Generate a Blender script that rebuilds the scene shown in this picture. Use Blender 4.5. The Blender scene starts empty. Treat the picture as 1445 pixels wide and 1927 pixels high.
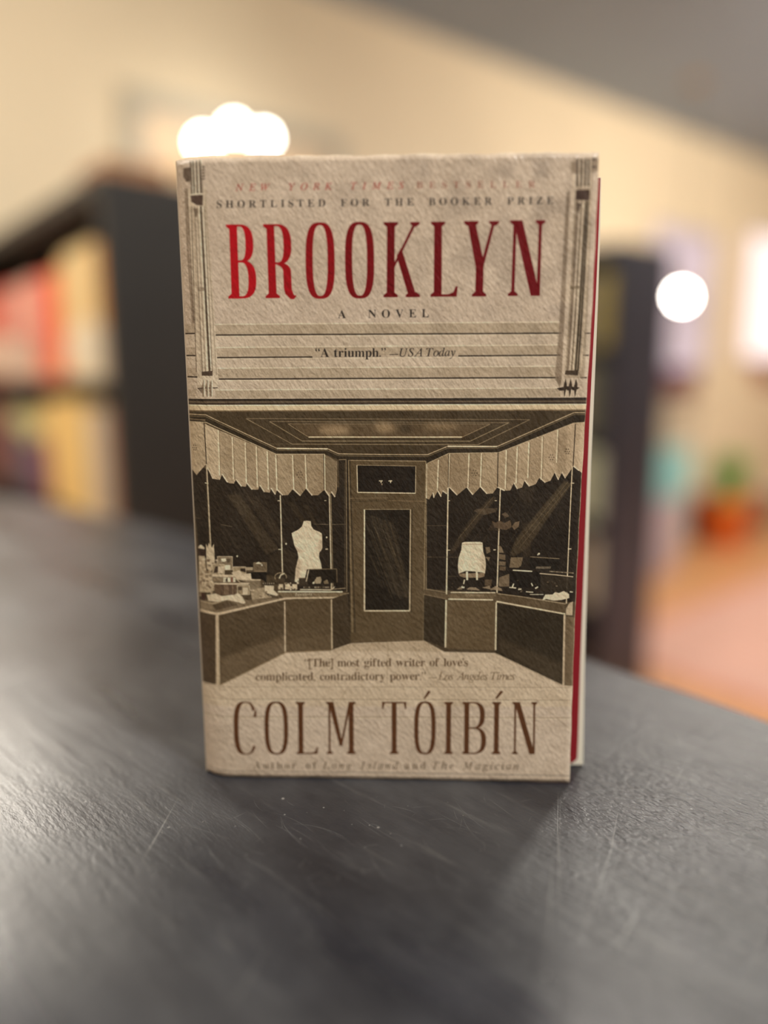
import bpy, bmesh, math, random
import numpy as np
from mathutils import Vector, Matrix
SC = bpy.context.scene
COL = SC.collection
random.seed(7)

# ------------------------------------------------------------------ camera
F = 1400.0                      # focal length in pixels of the 1445 x 1927 frame
CAM = Vector((0, 0, 1.18958))
MC = Matrix(((0.99999646, 0.00266014, 0.0), (-0.00049220, 0.18502883, 0.98273297), (-0.0026142, 0.98272951, -0.18502948)))
cd = bpy.data.cameras.new('camera'); cam = bpy.data.objects.new('camera', cd); COL.objects.link(cam)
cd.sensor_fit = 'AUTO'; cd.sensor_width = 36.0; cd.lens = F / 1927 * 36
cd.clip_start = 0.01; cd.clip_end = 60
cd.dof.use_dof = True; cd.dof.focus_distance = 0.2385; cd.dof.aperture_fstop = cd.lens / 14.5
mw = Matrix.Identity(4)
for i in range(3):
    mw[i][0] = MC[i][0]; mw[i][1] = MC[i][1]; mw[i][2] = -MC[i][2]; mw[i][3] = CAM[i]
cam.matrix_world = mw
SC.camera = cam

# ------------------------------------------------------------------ world, lights, exposure
SC.view_settings.view_transform = 'Standard'; SC.view_settings.look = 'None'
SC.view_settings.gamma = 1.0; SC.view_settings.use_curve_mapping = False
SC.view_settings.exposure = 0.0
SC.cycles.use_denoising = True
SC.cycles.max_bounces = 6
SC.cycles.sample_clamp_indirect = 4.0
w = bpy.data.worlds.new('world'); SC.world = w; w.use_nodes = True
w.node_tree.nodes['Background'].inputs[0].default_value = (1.0, 0.94, 0.86, 1)
w.node_tree.nodes['Background'].inputs[1].default_value = 0.30

def area(name, loc, target, size, power, col):
    l = bpy.data.lights.new(name, 'AREA'); l.shape = 'DISK'; l.size = size; l.energy = power; l.color = col
    o = bpy.data.objects.new(name, l); COL.objects.link(o); o.location = loc
    d = Vector(target) - Vector(loc); o.rotation_euler = d.to_track_quat('-Z', 'Y').to_euler()
    return o
area('ceiling_lamp_front', (1.05, -0.75, 2.68), (0.05, 0.3, 1.1), 0.22, 40, (1.0, 0.95, 0.87))
area('ceiling_lamp_right', (1.35, 2.35, 2.68), (0.2, 0.2, 1.0), 0.26, 42, (1.0, 0.93, 0.82))
area('ceiling_lamp_centre', (0.56, 1.85, 2.68), (0.1, 0.2, 1.0), 0.25, 8, (1.0, 0.93, 0.82))
area('wall_lamp_left', (-1.32, 2.05, 2.35), (0.0, 0.2, 1.0), 0.45, 18, (1.0, 0.92, 0.80))
area('wall_fill_far', (2.9, 2.4, 2.70), (3.4, 5.0, 1.3), 0.9, 190, (1.0, 0.91, 0.80))  # unseen fill light, added and aimed to brighten the back wall
area('ceiling_lamp_mid', (-1.6, 0.2, 2.70), (-1.0, 2.4, 1.3), 0.8, 56, (1.0, 0.90, 0.78))

# ------------------------------------------------------------------ helpers
S2L = lambda c: tuple(((v / 255) / 12.92 if v / 255 <= 0.04045 else ((v / 255 + 0.055) / 1.055) ** 2.4) for v in c)

def ray(px, py):
    return MC @ Vector(((px - 722.5) / F, -(py - 963.5) / F, 1.0))
UX, UY = 0.776, 0.631           # room axes: U along the long wall, V towards it
ROOM_ROT = math.atan2(UY, UX)
def uv(U, V, z): return Vector((U * UX - V * UY, U * UY + V * UX, z))
def on_V(px, py, V):            # pixel to a point of the plane at V; returns U, z
    d = ray(px, py); t = V / (-d.x * UY + d.y * UX); p = CAM + d * t
    return p.x * UX + p.y * UY, p.z
def on_U(px, py, U):
    d = ray(px, py); t = U / (d.x * UX + d.y * UY); p = CAM + d * t
    return -p.x * UY + p.y * UX, p.z
def on_z(px, py, z):
    d = ray(px, py); t = (z - CAM.z) / d.z; p = CAM + d * t
    return p

def mat(name, col, rough=0.6, metal=0.0, noise=0.06, nscale=20.0, bump=0.0, bscale=60.0, spec=0.5, emit=None, estr=0.0):
    m = bpy.data.materials.new(name); m.use_nodes = True; nt = m.node_tree; b = nt.nodes['Principled BSDF']
    c = tuple(col)
    b.inputs['Roughness'].default_value = rough; b.inputs['Metallic'].default_value = metal
    b.inputs['Specular IOR Level'].default_value = spec
    tc = nt.nodes.new('ShaderNodeTexCoord')
    n = nt.nodes.new('ShaderNodeTexNoise'); n.inputs['Scale'].default_value = nscale; n.inputs['Detail'].default_value = 4
    nt.links.new(tc.outputs['Object'], n.inputs['Vector'])
    r = nt.nodes.new('ShaderNodeValToRGB')
    r.color_ramp.elements[0].position = 0.3; r.color_ramp.elements[1].position = 0.7
    r.color_ramp.elements[0].color = tuple(max(0, v * (1 - noise)) for v in c) + (1,)
    r.color_ramp.elements[1].color = tuple(min(1, v * (1 + noise)) for v in c) + (1,)
    nt.links.new(n.outputs['Fac'], r.inputs['Fac']); nt.links.new(r.outputs['Color'], b.inputs['Base Color'])
    if bump:
        n2 = nt.nodes.new('ShaderNodeTexNoise'); n2.inputs['Scale'].default_value = bscale
        nt.links.new(tc.outputs['Object'], n2.inputs['Vector'])
        bp = nt.nodes.new('ShaderNodeBump'); bp.inputs['Strength'].default_value = bump; bp.inputs['Distance'].default_value = 0.002
        nt.links.new(n2.outputs['Fac'], bp.inputs['Height']); nt.links.new(bp.outputs['Normal'], b.inputs['Normal'])
    if emit:
        b.inputs['Emission Color'].default_value = tuple(emit) + (1,); b.inputs['Emission Strength'].default_value = estr
    return m

def tag(o, label=None, cat=None, group=None, kind=None):
    if label: o['label'] = label
    if cat: o['category'] = cat
    if group: o['group'] = group
    if kind: o['kind'] = kind
    return o
def thing(name, loc, rz, label, cat, group=None):
    o = bpy.data.objects.new(name, None); o.empty_display_size = 0.05; COL.objects.link(o)
    o.location = loc; o.rotation_euler = (0, 0, rz)
    return tag(o, label, cat, group)
def mesh_obj(name, verts, faces, m, parent=None, smooth=False):
    me = bpy.data.meshes.new(name); me.from_pydata([tuple(v) for v in verts], [], faces); me.validate()
    if m: me.materials.append(m)
    if smooth:
        for p in me.polygons: p.use_smooth = True
    o = bpy.data.objects.new(name, me); COL.objects.link(o)
    if parent: o.parent = parent
    return o
def bm_obj(name, bm, m, parent=None, smooth=False):
    me = bpy.data.meshes.new(name); bmesh.ops.recalc_face_normals(bm, faces=bm.faces[:]); bm.to_mesh(me); bm.free()
    if m: me.materials.append(m)
    if smooth:
        for p in me.polygons: p.use_smooth = True
    o = bpy.data.objects.new(name, me); COL.objects.link(o)
    if parent: o.parent = parent
    return o
def add_box(bm, x0, x1, y0, y1, z0, z1, bev=0.0):
    r = bmesh.ops.create_cube(bm, size=1.0)
    for v in r['verts']:
        v.co = Vector((x0 + (v.co.x + .5) * (x1 - x0), y0 + (v.co.y + .5) * (y1 - y0), z0 + (v.co.z + .5) * (z1 - z0)))
    if bev:
        es = list({e for v in r['verts'] for e in v.link_edges})
        bmesh.ops.bevel(bm, geom=es, offset=bev, segments=2, affect='EDGES', profile=0.5)
def box(name, x0, x1, y0, y1, z0, z1, m, parent=None, bev=0.0):
    bm = bmesh.new(); add_box(bm, x0, x1, y0, y1, z0, z1, bev); return bm_obj(name, bm, m, parent)
def lathe(name, prof, m, parent=None, n=24, loc=(0, 0, 0)):
    vs = []; fs = []
    for r, z in prof:
        for i in range(n):
            a = 2 * math.pi * i / n; vs.append((loc[0] + r * math.cos(a), loc[1] + r * math.sin(a), loc[2] + z))
    for k in range(len(prof) - 1):
        for i in range(n):
            j = (i + 1) % n; fs.append((k * n + i, k * n + j, (k + 1) * n + j, (k + 1) * n + i))
    fs.append(tuple(range(n))[::-1]); fs.append(tuple((len(prof) - 1) * n + i for i in range(n)))
    return mesh_obj(name, vs, fs, m, parent, True)
def tube(name, a, b, r, m, parent=None, n=10):
    a = Vector(a); b = Vector(b); d = b - a; q = d.to_track_quat('Z', 'Y')
    vs = []
    for p in (a, b):
        for i in range(n):
            t = 2 * math.pi * i / n; vs.append(p + q @ Vector((r * math.cos(t), r * math.sin(t), 0)))
    fs = [(i, (i + 1) % n, n + (i + 1) % n, n + i) for i in range(n)] + [tuple(range(n))[::-1], tuple(range(n, 2 * n))]
    return mesh_obj(name, vs, fs, m, parent, True)

# ------------------------------------------------------------------ the room
CREAM = S2L((231, 214, 182))
def plank_mat():
    m = mat('painted_plank_wall', CREAM, 0.55, noise=0.05, nscale=1.5)
    nt = m.node_tree; b = nt.nodes['Principled BSDF']
    tc = nt.nodes.new('ShaderNodeTexCoord'); sp = nt.nodes.new('ShaderNodeSeparateXYZ'); nt.links.new(tc.outputs['Object'], sp.inputs[0])
    mu = nt.nodes.new('ShaderNodeMath'); mu.operation = 'MULTIPLY'; mu.inputs[1].default_value = 1 / 0.14; nt.links.new(sp.outputs['Z'], mu.inputs[0])
    fr = nt.nodes.new('ShaderNodeMath'); fr.operation = 'FRACT'; nt.links.new(mu.outputs[0], fr.inputs[0])
    gt = nt.nodes.new('ShaderNodeMath'); gt.operation = 'GREATER_THAN'; gt.inputs[1].default_value = 0.06; nt.links.new(fr.outputs[0], gt.inputs[0])
    bp = nt.nodes.new('ShaderNodeBump'); bp.inputs['Strength'].default_value = 0.8; bp.inputs['Distance'].default_value = 0.006
    nt.links.new(gt.outputs[0], bp.inputs['Height']); nt.links.new(bp.outputs['Normal'], b.inputs['Normal'])
    return m
M_WALL = plank_mat()
M_CEIL = mat('grey_ceiling_paint', S2L((150, 166, 184)), 0.8, noise=0.04, nscale=2)
def floor_mat():
    m = mat('orange_wood_floor', S2L((212, 156, 106)), 0.4, noise=0.16, nscale=3)
    nt = m.node_tree; n = [x for x in nt.nodes if x.type == 'TEX_NOISE'][0]
    mp = nt.nodes.new('ShaderNodeMapping'); mp.inputs['Scale'].default_value = (0.4, 6, 1); mp.inputs['Rotation'].default_value = (0, 0, ROOM_ROT)
    tc = [x for x in nt.nodes if x.type == 'TEX_COORD'][0]
    nt.links.new(tc.outputs['Object'], mp.inputs[0]); nt.links.new(mp.outputs[0], n.inputs['Vector'])
    return m
M_FLOOR = floor_mat()
HC = 2.76; WV = 2.88
def slab(name, U0, U1, V0, V1, z0, z1, m):
    o = box(name, U0, U1, V0, V1, z0, z1, m); o.rotation_euler = (0, 0, ROOM_ROT); return tag(o, kind='structure')
slab('floor', -3.2, 9.2, -4.2, WV + .1, -0.1, 0, M_FLOOR)
slab('ceiling', -3.2, 9.2, -4.2, WV + .1, HC, HC + .1, M_CEIL)
slab('wall_back', -3.2, 9.2, WV, WV + .1, 0, HC, M_WALL)
slab('wall_left', -3.3, -3.2, -4.2, WV + .1, 0, HC, M_WALL)
slab('wall_right', 9.2, 9.3, -4.2, WV + .1, 0, HC, M_WALL)
slab('baseboard_back', -3.2, 9.2, WV - .015, WV, 0, 0.10, M_WALL)

# ------------------------------------------------------------------ the counter
ZT = 1.05
def counter_mat():
    m = bpy.data.materials.new('brushed_black_paint'); m.use_nodes = True; nt = m.node_tree; b = nt.nodes['Principled BSDF']; L = nt.links.new
    def N(t, **k):
        n = nt.nodes.new(t)
        for a, v in k.items(): setattr(n, a, v)
        return n
    tc = N('ShaderNodeTexCoord')
    def noise(scale, detail, rot, sc, w=0.0, rough=0.55):
        mp = N('ShaderNodeMapping'); mp.inputs['Rotation'].default_value = (0, 0, rot)
        m2 = N('ShaderNodeMapping'); m2.inputs['Scale'].default_value = sc; m2.inputs['Location'].default_value = (w, w, 0)
        L(tc.outputs['Object'], mp.inputs[0]); L(mp.outputs[0], m2.inputs[0])
        n = N('ShaderNodeTexNoise'); n.inputs['Scale'].default_value = scale; n.inputs['Detail'].default_value = detail; n.inputs['Roughness'].default_value = rough
        L(m2.outputs[0], n.inputs['Vector']); return n
    def ramp(src, p0, p1, c0=(0, 0, 0, 1), c1=(1, 1, 1, 1)):
        r = N('ShaderNodeValToRGB'); r.color_ramp.elements[0].position = p0; r.color_ramp.elements[1].position = p1
        r.color_ramp.elements[0].color = c0; r.color_ramp.elements[1].color = c1; L(src, r.inputs[0]); return r
    R = math.radians(44)          # brush strokes run towards the far left
    streak = noise(260, 5, R, (0.10, 1, 1))
    broad = noise(26, 4, R, (0.25, 1, 1), 3.0)
    patch = noise(9, 3, 0, (1, 1, 1), 8.0)
    grit = noise(780, 4, R, (0.38, 1, 1), 1.0, .6)
    # base colour: worn black paint
    base = ramp(broad.outputs['Fac'], 0.3, 0.72, (0.020, 0.021, 0.028, 1), (0.054, 0.055, 0.060, 1))
    scr = ramp(streak.outputs['Fac'], 0.60, 0.76)
    mx = N('ShaderNodeMix', data_type='RGBA'); L(scr.outputs[0], mx.inputs[0]); L(base.outputs[0], mx.inputs[6]); mx.inputs[7].default_value = (0.12, 0.119, 0.115, 1)
    mf = N('ShaderNodeMath', operation='MULTIPLY'); mf.inputs[1].default_value = 0.55; L(scr.outputs[0], mf.inputs[0]); L(mf.outputs[0], mx.inputs[0])
    # pale specks
    vo = N('ShaderNodeTexVoronoi'); vo.inputs['Scale'].default_value = 95; L(tc.outputs['Object'], vo.inputs['Vector'])
    sp = ramp(vo.outputs['Distance'], 0.025, 0.06, (1, 1, 1, 1), (0, 0, 0, 1))
    sel = N('ShaderNodeSeparateColor'); L(vo.outputs['Color'], sel.inputs[0])
    gt = N('ShaderNodeMath', operation='GREATER_THAN'); gt.inputs[1].default_value = 0.5; L(sel.outputs[0], gt.inputs[0])
    ml = N('ShaderNodeMath', operation='MULTIPLY'); L(sp.outputs[0], ml.inputs[0]); L(gt.outputs[0], ml.inputs[1])
    mx2 = N('ShaderNodeMix', data_type='RGBA'); L(ml.outputs[0], mx2.inputs[0]); L(mx.outputs[2], mx2.inputs[6]); mx2.inputs[7].default_value = (0.30, 0.29, 0.27, 1)
    # fine scratches: two crossing families of thin pale lines
    last = mx2.outputs[2]; 
    for k, (rot, sc_, lo) in enumerate(((math.radians(-62), 150, 0.77), (math.radians(-86), 210, 0.78), (math.radians(20), 170, 0.78))):
        s = noise(sc_, 2, rot, (0.03, 1, 1), 11.0 + 7 * k)
        br = noise(14, 2, rot, (1, 1, 1), 2.0 + k)
        r1 = ramp(s.outputs['Fac'], lo - 0.06, lo); r2 = ramp(br.outputs['Fac'], 0.52, 0.62)
        mm = N('ShaderNodeMath', operation='MULTIPLY'); L(r1.outputs[0], mm.inputs[0]); L(r2.outputs[0], mm.inputs[1])
        mxk = N('ShaderNodeMix', data_type='RGBA'); L(mm.outputs[0], mxk.inputs[0]); L(last, mxk.inputs[6]); mxk.inputs[7].default_value = (0.26, 0.26, 0.25, 1)
        last = mxk.outputs[2]
    pt = noise(38, 4, R, (0.6, 1, 1), 21.0, .6); pr = ramp(pt.outputs['Fac'], 0.36, 0.66, (0.62, 0.62, 0.66, 1), (1.35, 1.35, 1.32, 1))
    mp_ = N('ShaderNodeMix', data_type='RGBA'); mp_.blend_type = 'MULTIPLY'; mp_.inputs[0].default_value = 1.0; L(last, mp_.inputs[6]); L(pr.outputs[0], mp_.inputs[7]); last = mp_.outputs[2]
    L(last, b.inputs['Base Color'])
    rr = ramp(broad.outputs['Fac'], 0.3, 0.7, (0.24, 0.24, 0.24, 1), (0.40, 0.40, 0.40, 1)); L(rr.outputs[0], b.inputs['Roughness'])
    b.inputs['Specular IOR Level'].default_value = 0.45
    # relief
    a1 = N('ShaderNodeMath', operation='MULTIPLY'); a1.inputs[1].default_value = 1.0; L(streak.outputs['Fac'], a1.inputs[0])
    a2 = N('ShaderNodeMath', operation='MULTIPLY_ADD'); a2.inputs[1].default_value = 0.35; L(broad.outputs['Fac'], a2.inputs[0]); L(a1.outputs[0], a2.inputs[2])
    a3 = N('ShaderNodeMath', operation='MULTIPLY_ADD'); a3.inputs[1].default_value = 0.75; L(grit.outputs['Fac'], a3.inputs[0]); L(a2.outputs[0], a3.inputs[2])
    # the ridges are deepest on the worn side right of the book
    sx = N('ShaderNodeSeparateXYZ'); L(tc.outputs['Object'], sx.inputs[0])
    mk = N('ShaderNodeMapRange'); mk.interpolation_type = 'SMOOTHSTEP'; mk.inputs['From Min'].default_value = 0.01; mk.inputs['From Max'].default_value = 0.10; mk.inputs['To Min'].default_value = 0.20; mk.inputs['To Max'].default_value = 1.0; L(sx.outputs['X'], mk.inputs['Value'])
    hm = N('ShaderNodeMath', operation='MULTIPLY'); L(a3.outputs[0], hm.inputs[0]); L(mk.outputs[0], hm.inputs[1])
    bp = N('ShaderNodeBump'); bp.inputs['Strength'].default_value = 0.8; bp.inputs['Distance'].default_value = 0.0011
    L(hm.outputs[0], bp.inputs['Height']); L(bp.outputs['Normal'], b.inputs['Normal'])
    return m
M_CTR = counter_mat()
M_BLK = mat('black_painted_wood', (0.014, 0.012, 0.010), 0.5, noise=0.2, nscale=5, bump=0.15, bscale=30)
ctrl = [(-1.35, 1.22), (-0.80, 1.045), (-0.44, 0.842), (-0.2555, 0.7128), (-0.175, 0.6435), (-0.035, 0.510), (0.1015, 0.3476), (0.1361, 0.3085), (0.168, 0.262), (0.205, 0.17), (0.24, 0.0), (0.26, -0.25)]
def catmull(P, n=10):
    out = []
    P = [Vector(p) for p in P]
    for i in range(len(P) - 1):
        p0 = P[max(i - 1, 0)]; p1 = P[i]; p2 = P[i + 1]; p3 = P[min(i + 2, len(P) - 1)]
        for k in range(n):
            t = k / n
            out.append(0.5 * ((2 * p1) + (p2 - p0) * t + (2 * p0 - 5 * p1 + 4 * p2 - p3) * t * t + (3 * p1 - p0 - 3 * p2 + p3) * t ** 3))
    out.append(P[-1]); return out
edge = catmull(ctrl)
def slab_outline(name, pts, z0, z1, m, parent, bev):
    bm = bmesh.new(); vs = [bm.verts.new((p[0], p[1], z0)) for p in pts]; f = bm.faces.new(vs)
    r = bmesh.ops.extrude_face_region(bm, geom=[f]); 
    for v in r['geom']:
        if isinstance(v, bmesh.types.BMVert): v.co.z = z1
    bm.normal_update()
    if bev:
        es = [e for e in bm.edges if all(abs(v.co.z - z1) < 1e-6 for v in e.verts)]
        bmesh.ops.bevel(bm, geom=es, offset=bev, segments=3, affect='EDGES', profile=0.5)
    return bm_obj(name, bm, m, parent)
ctr = thing('counter', (0, 0, 0), 0, 'dark grey brushed and scratched counter top with curved edge under the paperback', 'counter')
top_pts = [tuple(p) for p in edge] + [(-1.35, -0.25)]
top_ob = slab_outline('counter_top', top_pts, ZT - 0.04, ZT, M_CTR, ctr, 0.003)
# scratches and paint flecks lying in the top surface
M_SCR = mat('pale_scratch', (0.20, 0.20, 0.195), 0.4, noise=.3, nscale=400)
bm = bmesh.new(); bm.from_mesh(top_ob.data); rs = random.Random(11)
def scratch(pts, wd, z=0.00004):
    n = len(pts); prev = None
    for k, p in enumerate(pts):
        a = pts[max(k - 1, 0)]; b_ = pts[min(k + 1, n - 1)]; d = Vector((b_[0] - a[0], b_[1] - a[1])).normalized(); q = Vector((-d.y, d.x)) * wd / 2 * (1 if 0 < k < n - 1 else .2)
        cur = (bm.verts.new((p[0] + q.x, p[1] + q.y, ZT + z)), bm.verts.new((p[0] - q.x, p[1] - q.y, ZT + z)))
        if prev: f = bm.faces.new((prev[0], prev[1], cur[1], cur[0])); f.material_index = 1
        prev = cur
def pxs(P): return [tuple(on_z(x, y, ZT))[:2] for x, y in P]
for P, wd in (([(1050, 1490), (1049, 1560), (1052, 1660), (1050, 1720)], .00016), ([(1054, 1500), (1053, 1600), (1055, 1680)], .00010), ([(1040, 1600), (1036, 1680), (1032, 1800)], .00022), ([(1162, 1530), (1150, 1600), (1130, 1660), (1090, 1780)], .00018), ([(1170, 1600), (1145, 1660), (1120, 1710)], .0001), ([(1215, 1690), (1180, 1750), (1150, 1800)], .00025), ([(505, 1780), (470, 1840), (430, 1900)], .00022), ([(362, 1700), (390, 1740)], .0002), ([(905, 1578), (912, 1590), (911, 1602)], .00009), ([(928, 1580), (938, 1590), (940, 1602)], .00009), ([(1072, 1600), (1074, 1640)], .0001), ([(1004, 1600), (1000, 1620)], .0001), ([(230, 1500), (262, 1525), (290, 1560)], .0001), ([(150, 1470), (200, 1520)], .0001), ([(430, 1530), (470, 1560), (500, 1590)], .00008), ([(600, 1680), (540, 1760)], .00014)):
    scratch(pxs(P), wd)
for k in range(620):
    x = rs.uniform(-.12, .12); y = rs.uniform(.14, .30)
    if rs.random() < .6: a = math.radians(134 + rs.gauss(0, 7)); ln = rs.uniform(.003, .022)
    else: a = rs.uniform(0, math.pi); ln = rs.uniform(.0012, .007)
    cv = rs.uniform(-.12, .12); P = []
    for i in range(5):
        t = i / 4; P.append((x + math.cos(a + cv * t * 3) * ln * t, y + math.sin(a + cv * t * 3) * ln * t))
    if any(abs(p[1] - .25) < .022 and abs(p[0]) < .08 for p in P): continue
    scratch(P, rs.uniform(.00004, .00009), 0.00003 + k * 1e-8)
for k in range(260):
    x = rs.uniform(-.14, .13); y = rs.uniform(.13, .34); r = rs.uniform(.00008, .00032) * (1 if rs.random() < .85 else 1.6)
    if abs(y - .25) < .022 and abs(x) < .08: continue
    f = bm.faces.new([bm.verts.new((x + r * rs.uniform(.7, 1.2) * math.cos(t), y + r * rs.uniform(.7, 1.2) * math.sin(t), ZT + .00005)) for t in (0, .9, 1.8, 2.8, 3.8, 5.0)]); f.material_index = 1
bm.to_mesh(top_ob.data); bm.free(); top_ob.data.materials.append(M_SCR)
inner = []
for i, p in enumerate(edge):
    a = edge[max(i - 1, 0)]; b_ = edge[min(i + 1, len(edge) - 1)]; t = (b_ - a).normalized(); nrm = Vector((t.y, -t.x))
    inner.append((p.x + nrm.x * 0.05, p.y + nrm.y * 0.05))
slab_outline('counter_body', inner + [(-1.35, -0.25)], 0.0, ZT - 0.04, M_BLK, ctr, 0)

# ------------------------------------------------------------------ printed cover, drawn from shapes
BL = Vector((-0.06322, 0.23953, ZT)); YAW = math.radians(-2.1515)
CU = Vector((math.cos(YAW), math.sin(YAW), 0)); CN = Vector((-math.sin(YAW), math.cos(YAW), 0))
CWm, CHm, PS = 0.1270, 0.2030, 11000.0
CW, CH = int(CWm * PS), int(CHm * PS)
MCn = np.array([[MC[i][j] for j in range(3)] for i in range(3)]); CAMn = np.array(CAM); BLn = np.array(BL); CUn = np.array(CU); CNn = np.array(CN)
def to_canvas(pts):
    p = np.asarray(pts, float).reshape(-1, 2)
    d = np.stack([(p[:, 0] - 722.5) / F, -(p[:, 1] - 963.5) / F, np.ones(len(p))], 1) @ MCn.T
    t = ((BLn - CAMn) @ CNn) / (d @ CNn)
    q = CAMn + d * t[:, None] - BLn
    return np.stack([(q @ CUn) * PS, (CHm - q[:, 2]) * PS], 1)
rng = np.random.default_rng(5)
def smooth_noise(cell, cx=None):
    cx = cx or cell
    h, w_ = CH // cell + 3, CW // cx + 3
    g = rng.random((h, w_)); yy = np.arange(CH) / cell; xx = np.arange(CW) / cx
    yi = yy.astype(int); xi = xx.astype(int); fy = (yy - yi)[:, None]; fx = (xx - xi)[None]
    fy = fy * fy * (3 - 2 * fy); fx = fx * fx * (3 - 2 * fx)
    return (g[yi][:, xi] * (1 - fy) * (1 - fx) + g[yi + 1][:, xi] * fy * (1 - fx) + g[yi][:, xi + 1] * (1 - fy) * fx + g[yi + 1][:, xi + 1] * fy * fx) - 0.5
IMG = np.empty((CH, CW, 3), np.float32)
MASK = np.zeros((CH, CW), np.float32)         # foil lettering
PAPER = np.array((183, 167, 148.0))
IMG[:] = PAPER
SUB = 3
def coverage(polys):
    """signed-area coverage of closed canvas polygons; returns x0, y0, cov"""
    allp = np.concatenate(polys)
    x0 = max(int(allp[:, 0].min()) - 1, 0); x1 = min(int(allp[:, 0].max()) + 3, CW)
    y0 = max(int(allp[:, 1].min()) - 1, 0); y1 = min(int(allp[:, 1].max()) + 2, CH)
    if x1 <= x0 or y1 <= y0: return None
    Wd, Hh = x1 - x0, y1 - y0
    buf = np.zeros((Hh * SUB, Wd + 2)); 
    for P in polys:
        Q = np.roll(P, -1, 0)
        for (ax, ay), (bx, by) in zip(P, Q):
            if ay == by: continue
            s = 1.0
            if ay > by: ax, ay, bx, by = bx, by, ax, ay; s = -1.0
            k0 = max(int(math.ceil((ay - y0) * SUB - 0.5)), 0); k1 = min(int(math.ceil((by - y0) * SUB - 0.5)), Hh * SUB)
            if k1 <= k0: continue
            k = np.arange(k0, k1); yc = (k + 0.5) / SUB + y0
            xc = np.clip(ax + (yc - ay) * (bx - ax) / (by - ay) - x0, 0, Wd)
            xi = xc.astype(int); fr = xc - xi
            buf[k, xi] += s * (1 - fr); buf[k, xi + 1] += s * fr
    cov = np.minimum(np.abs(np.cumsum(buf, 1)[:, :Wd]), 1.0).reshape(Hh, SUB, Wd).mean(1)
    return x0, y0, cov
def blur(a, r):
    r = int(round(r))
    if r < 1: return a
    for ax in (0, 1):
        for _ in range(2):
            c = np.cumsum(np.pad(a, [(r + 1, r) if k == ax else (0, 0) for k in (0, 1)], mode='constant'), ax)
            n = a.shape[ax]
            a = (np.take(c, np.arange(2 * r + 1, 2 * r + 1 + n), ax) - np.take(c, np.arange(0, n), ax)) / (2 * r + 1)
    return a
def paint(polys, col, alpha=1.0, soft=0, grad=None, foil=False, canvas=False):
    P = [np.asarray(p, float) if canvas else to_canvas(p) for p in polys]
    if soft:
        pad = soft * 3
        allp = np.concatenate(P); 
        x0 = max(int(allp[:, 0].min() - pad), 0); x1 = min(int(allp[:, 0].max() + pad), CW); y0 = max(int(allp[:, 1].min() - pad), 0); y1 = min(int(allp[:, 1].max() + pad), CH)
        if x1 <= x0 or y1 <= y0: return
        full = np.zeros((y1 - y0, x1 - x0)); r = coverage(P)
        if r is None: return
        a, b, c = r; full[b - y0:b - y0 + c.shape[0], a - x0:a - x0 + c.shape[1]] = c[:y1 - b, :x1 - a]
        cov = blur(full, soft)
    else:
        r = coverage(P)
        if r is None: return
        x0, y0, cov = r
    h, w_ = cov.shape; c0 = np.array(col, float)
    if grad:                                   # (photo point a, photo point b, colour at b)
        A, B = to_canvas([grad[0], grad[1]]); d = B - A; L2 = d @ d
        yy, xx = np.mgrid[y0:y0 + h, x0:x0 + w_]
        t = np.clip(((xx - A[0]) * d[0] + (yy - A[1]) * d[1]) / L2, 0, 1)[..., None]
        c0 = c0 * (1 - t) + np.array(grad[2], float) * t
    al = (cov * alpha)[..., None]
    IMG[y0:y0 + h, x0:x0 + w_] = IMG[y0:y0 + h, x0:x0 + w_] * (1 - al) + c0 * al
    if foil: MASK[y0:y0 + h, x0:x0 + w_] = np.maximum(MASK[y0:y0 + h, x0:x0 + w_], cov)
def seg(p, q, wd, wq=None):
    p = np.array(p, float); q = np.array(q, float); d = q - p; d = d / (np.linalg.norm(d) + 1e-9); n = np.array((-d[1], d[0])) / 2
    wq = wd if wq is None else wq
    return np.array([p + n * wd, q + n * wq, q - n * wq, p - n * wd])
def line(pts, wd, col, alpha=1.0, soft=0):
    for a, b in zip(pts[:-1], pts[1:]): paint([seg(a, b, wd)], col, alpha, soft)
def crop(x0, y0, s): return lambda *p: [(x0 + a / s, y0 + b / s) for a, b in p]
c1 = crop(310, 270, 3.4405); c2 = crop(710, 270, 3.284); c3 = crop(330, 740, 3.6125); c4 = crop(710, 740, 3.284); c5 = crop(350, 1190, 1.8526)
d1 = crop(350, 1000, 7.225); d2 = crop(520, 960, 7.225); d3 = crop(840, 960, 5.352)

DK = (60, 50, 40); LT = (206, 190, 160); SH = (140, 124, 104)
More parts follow.
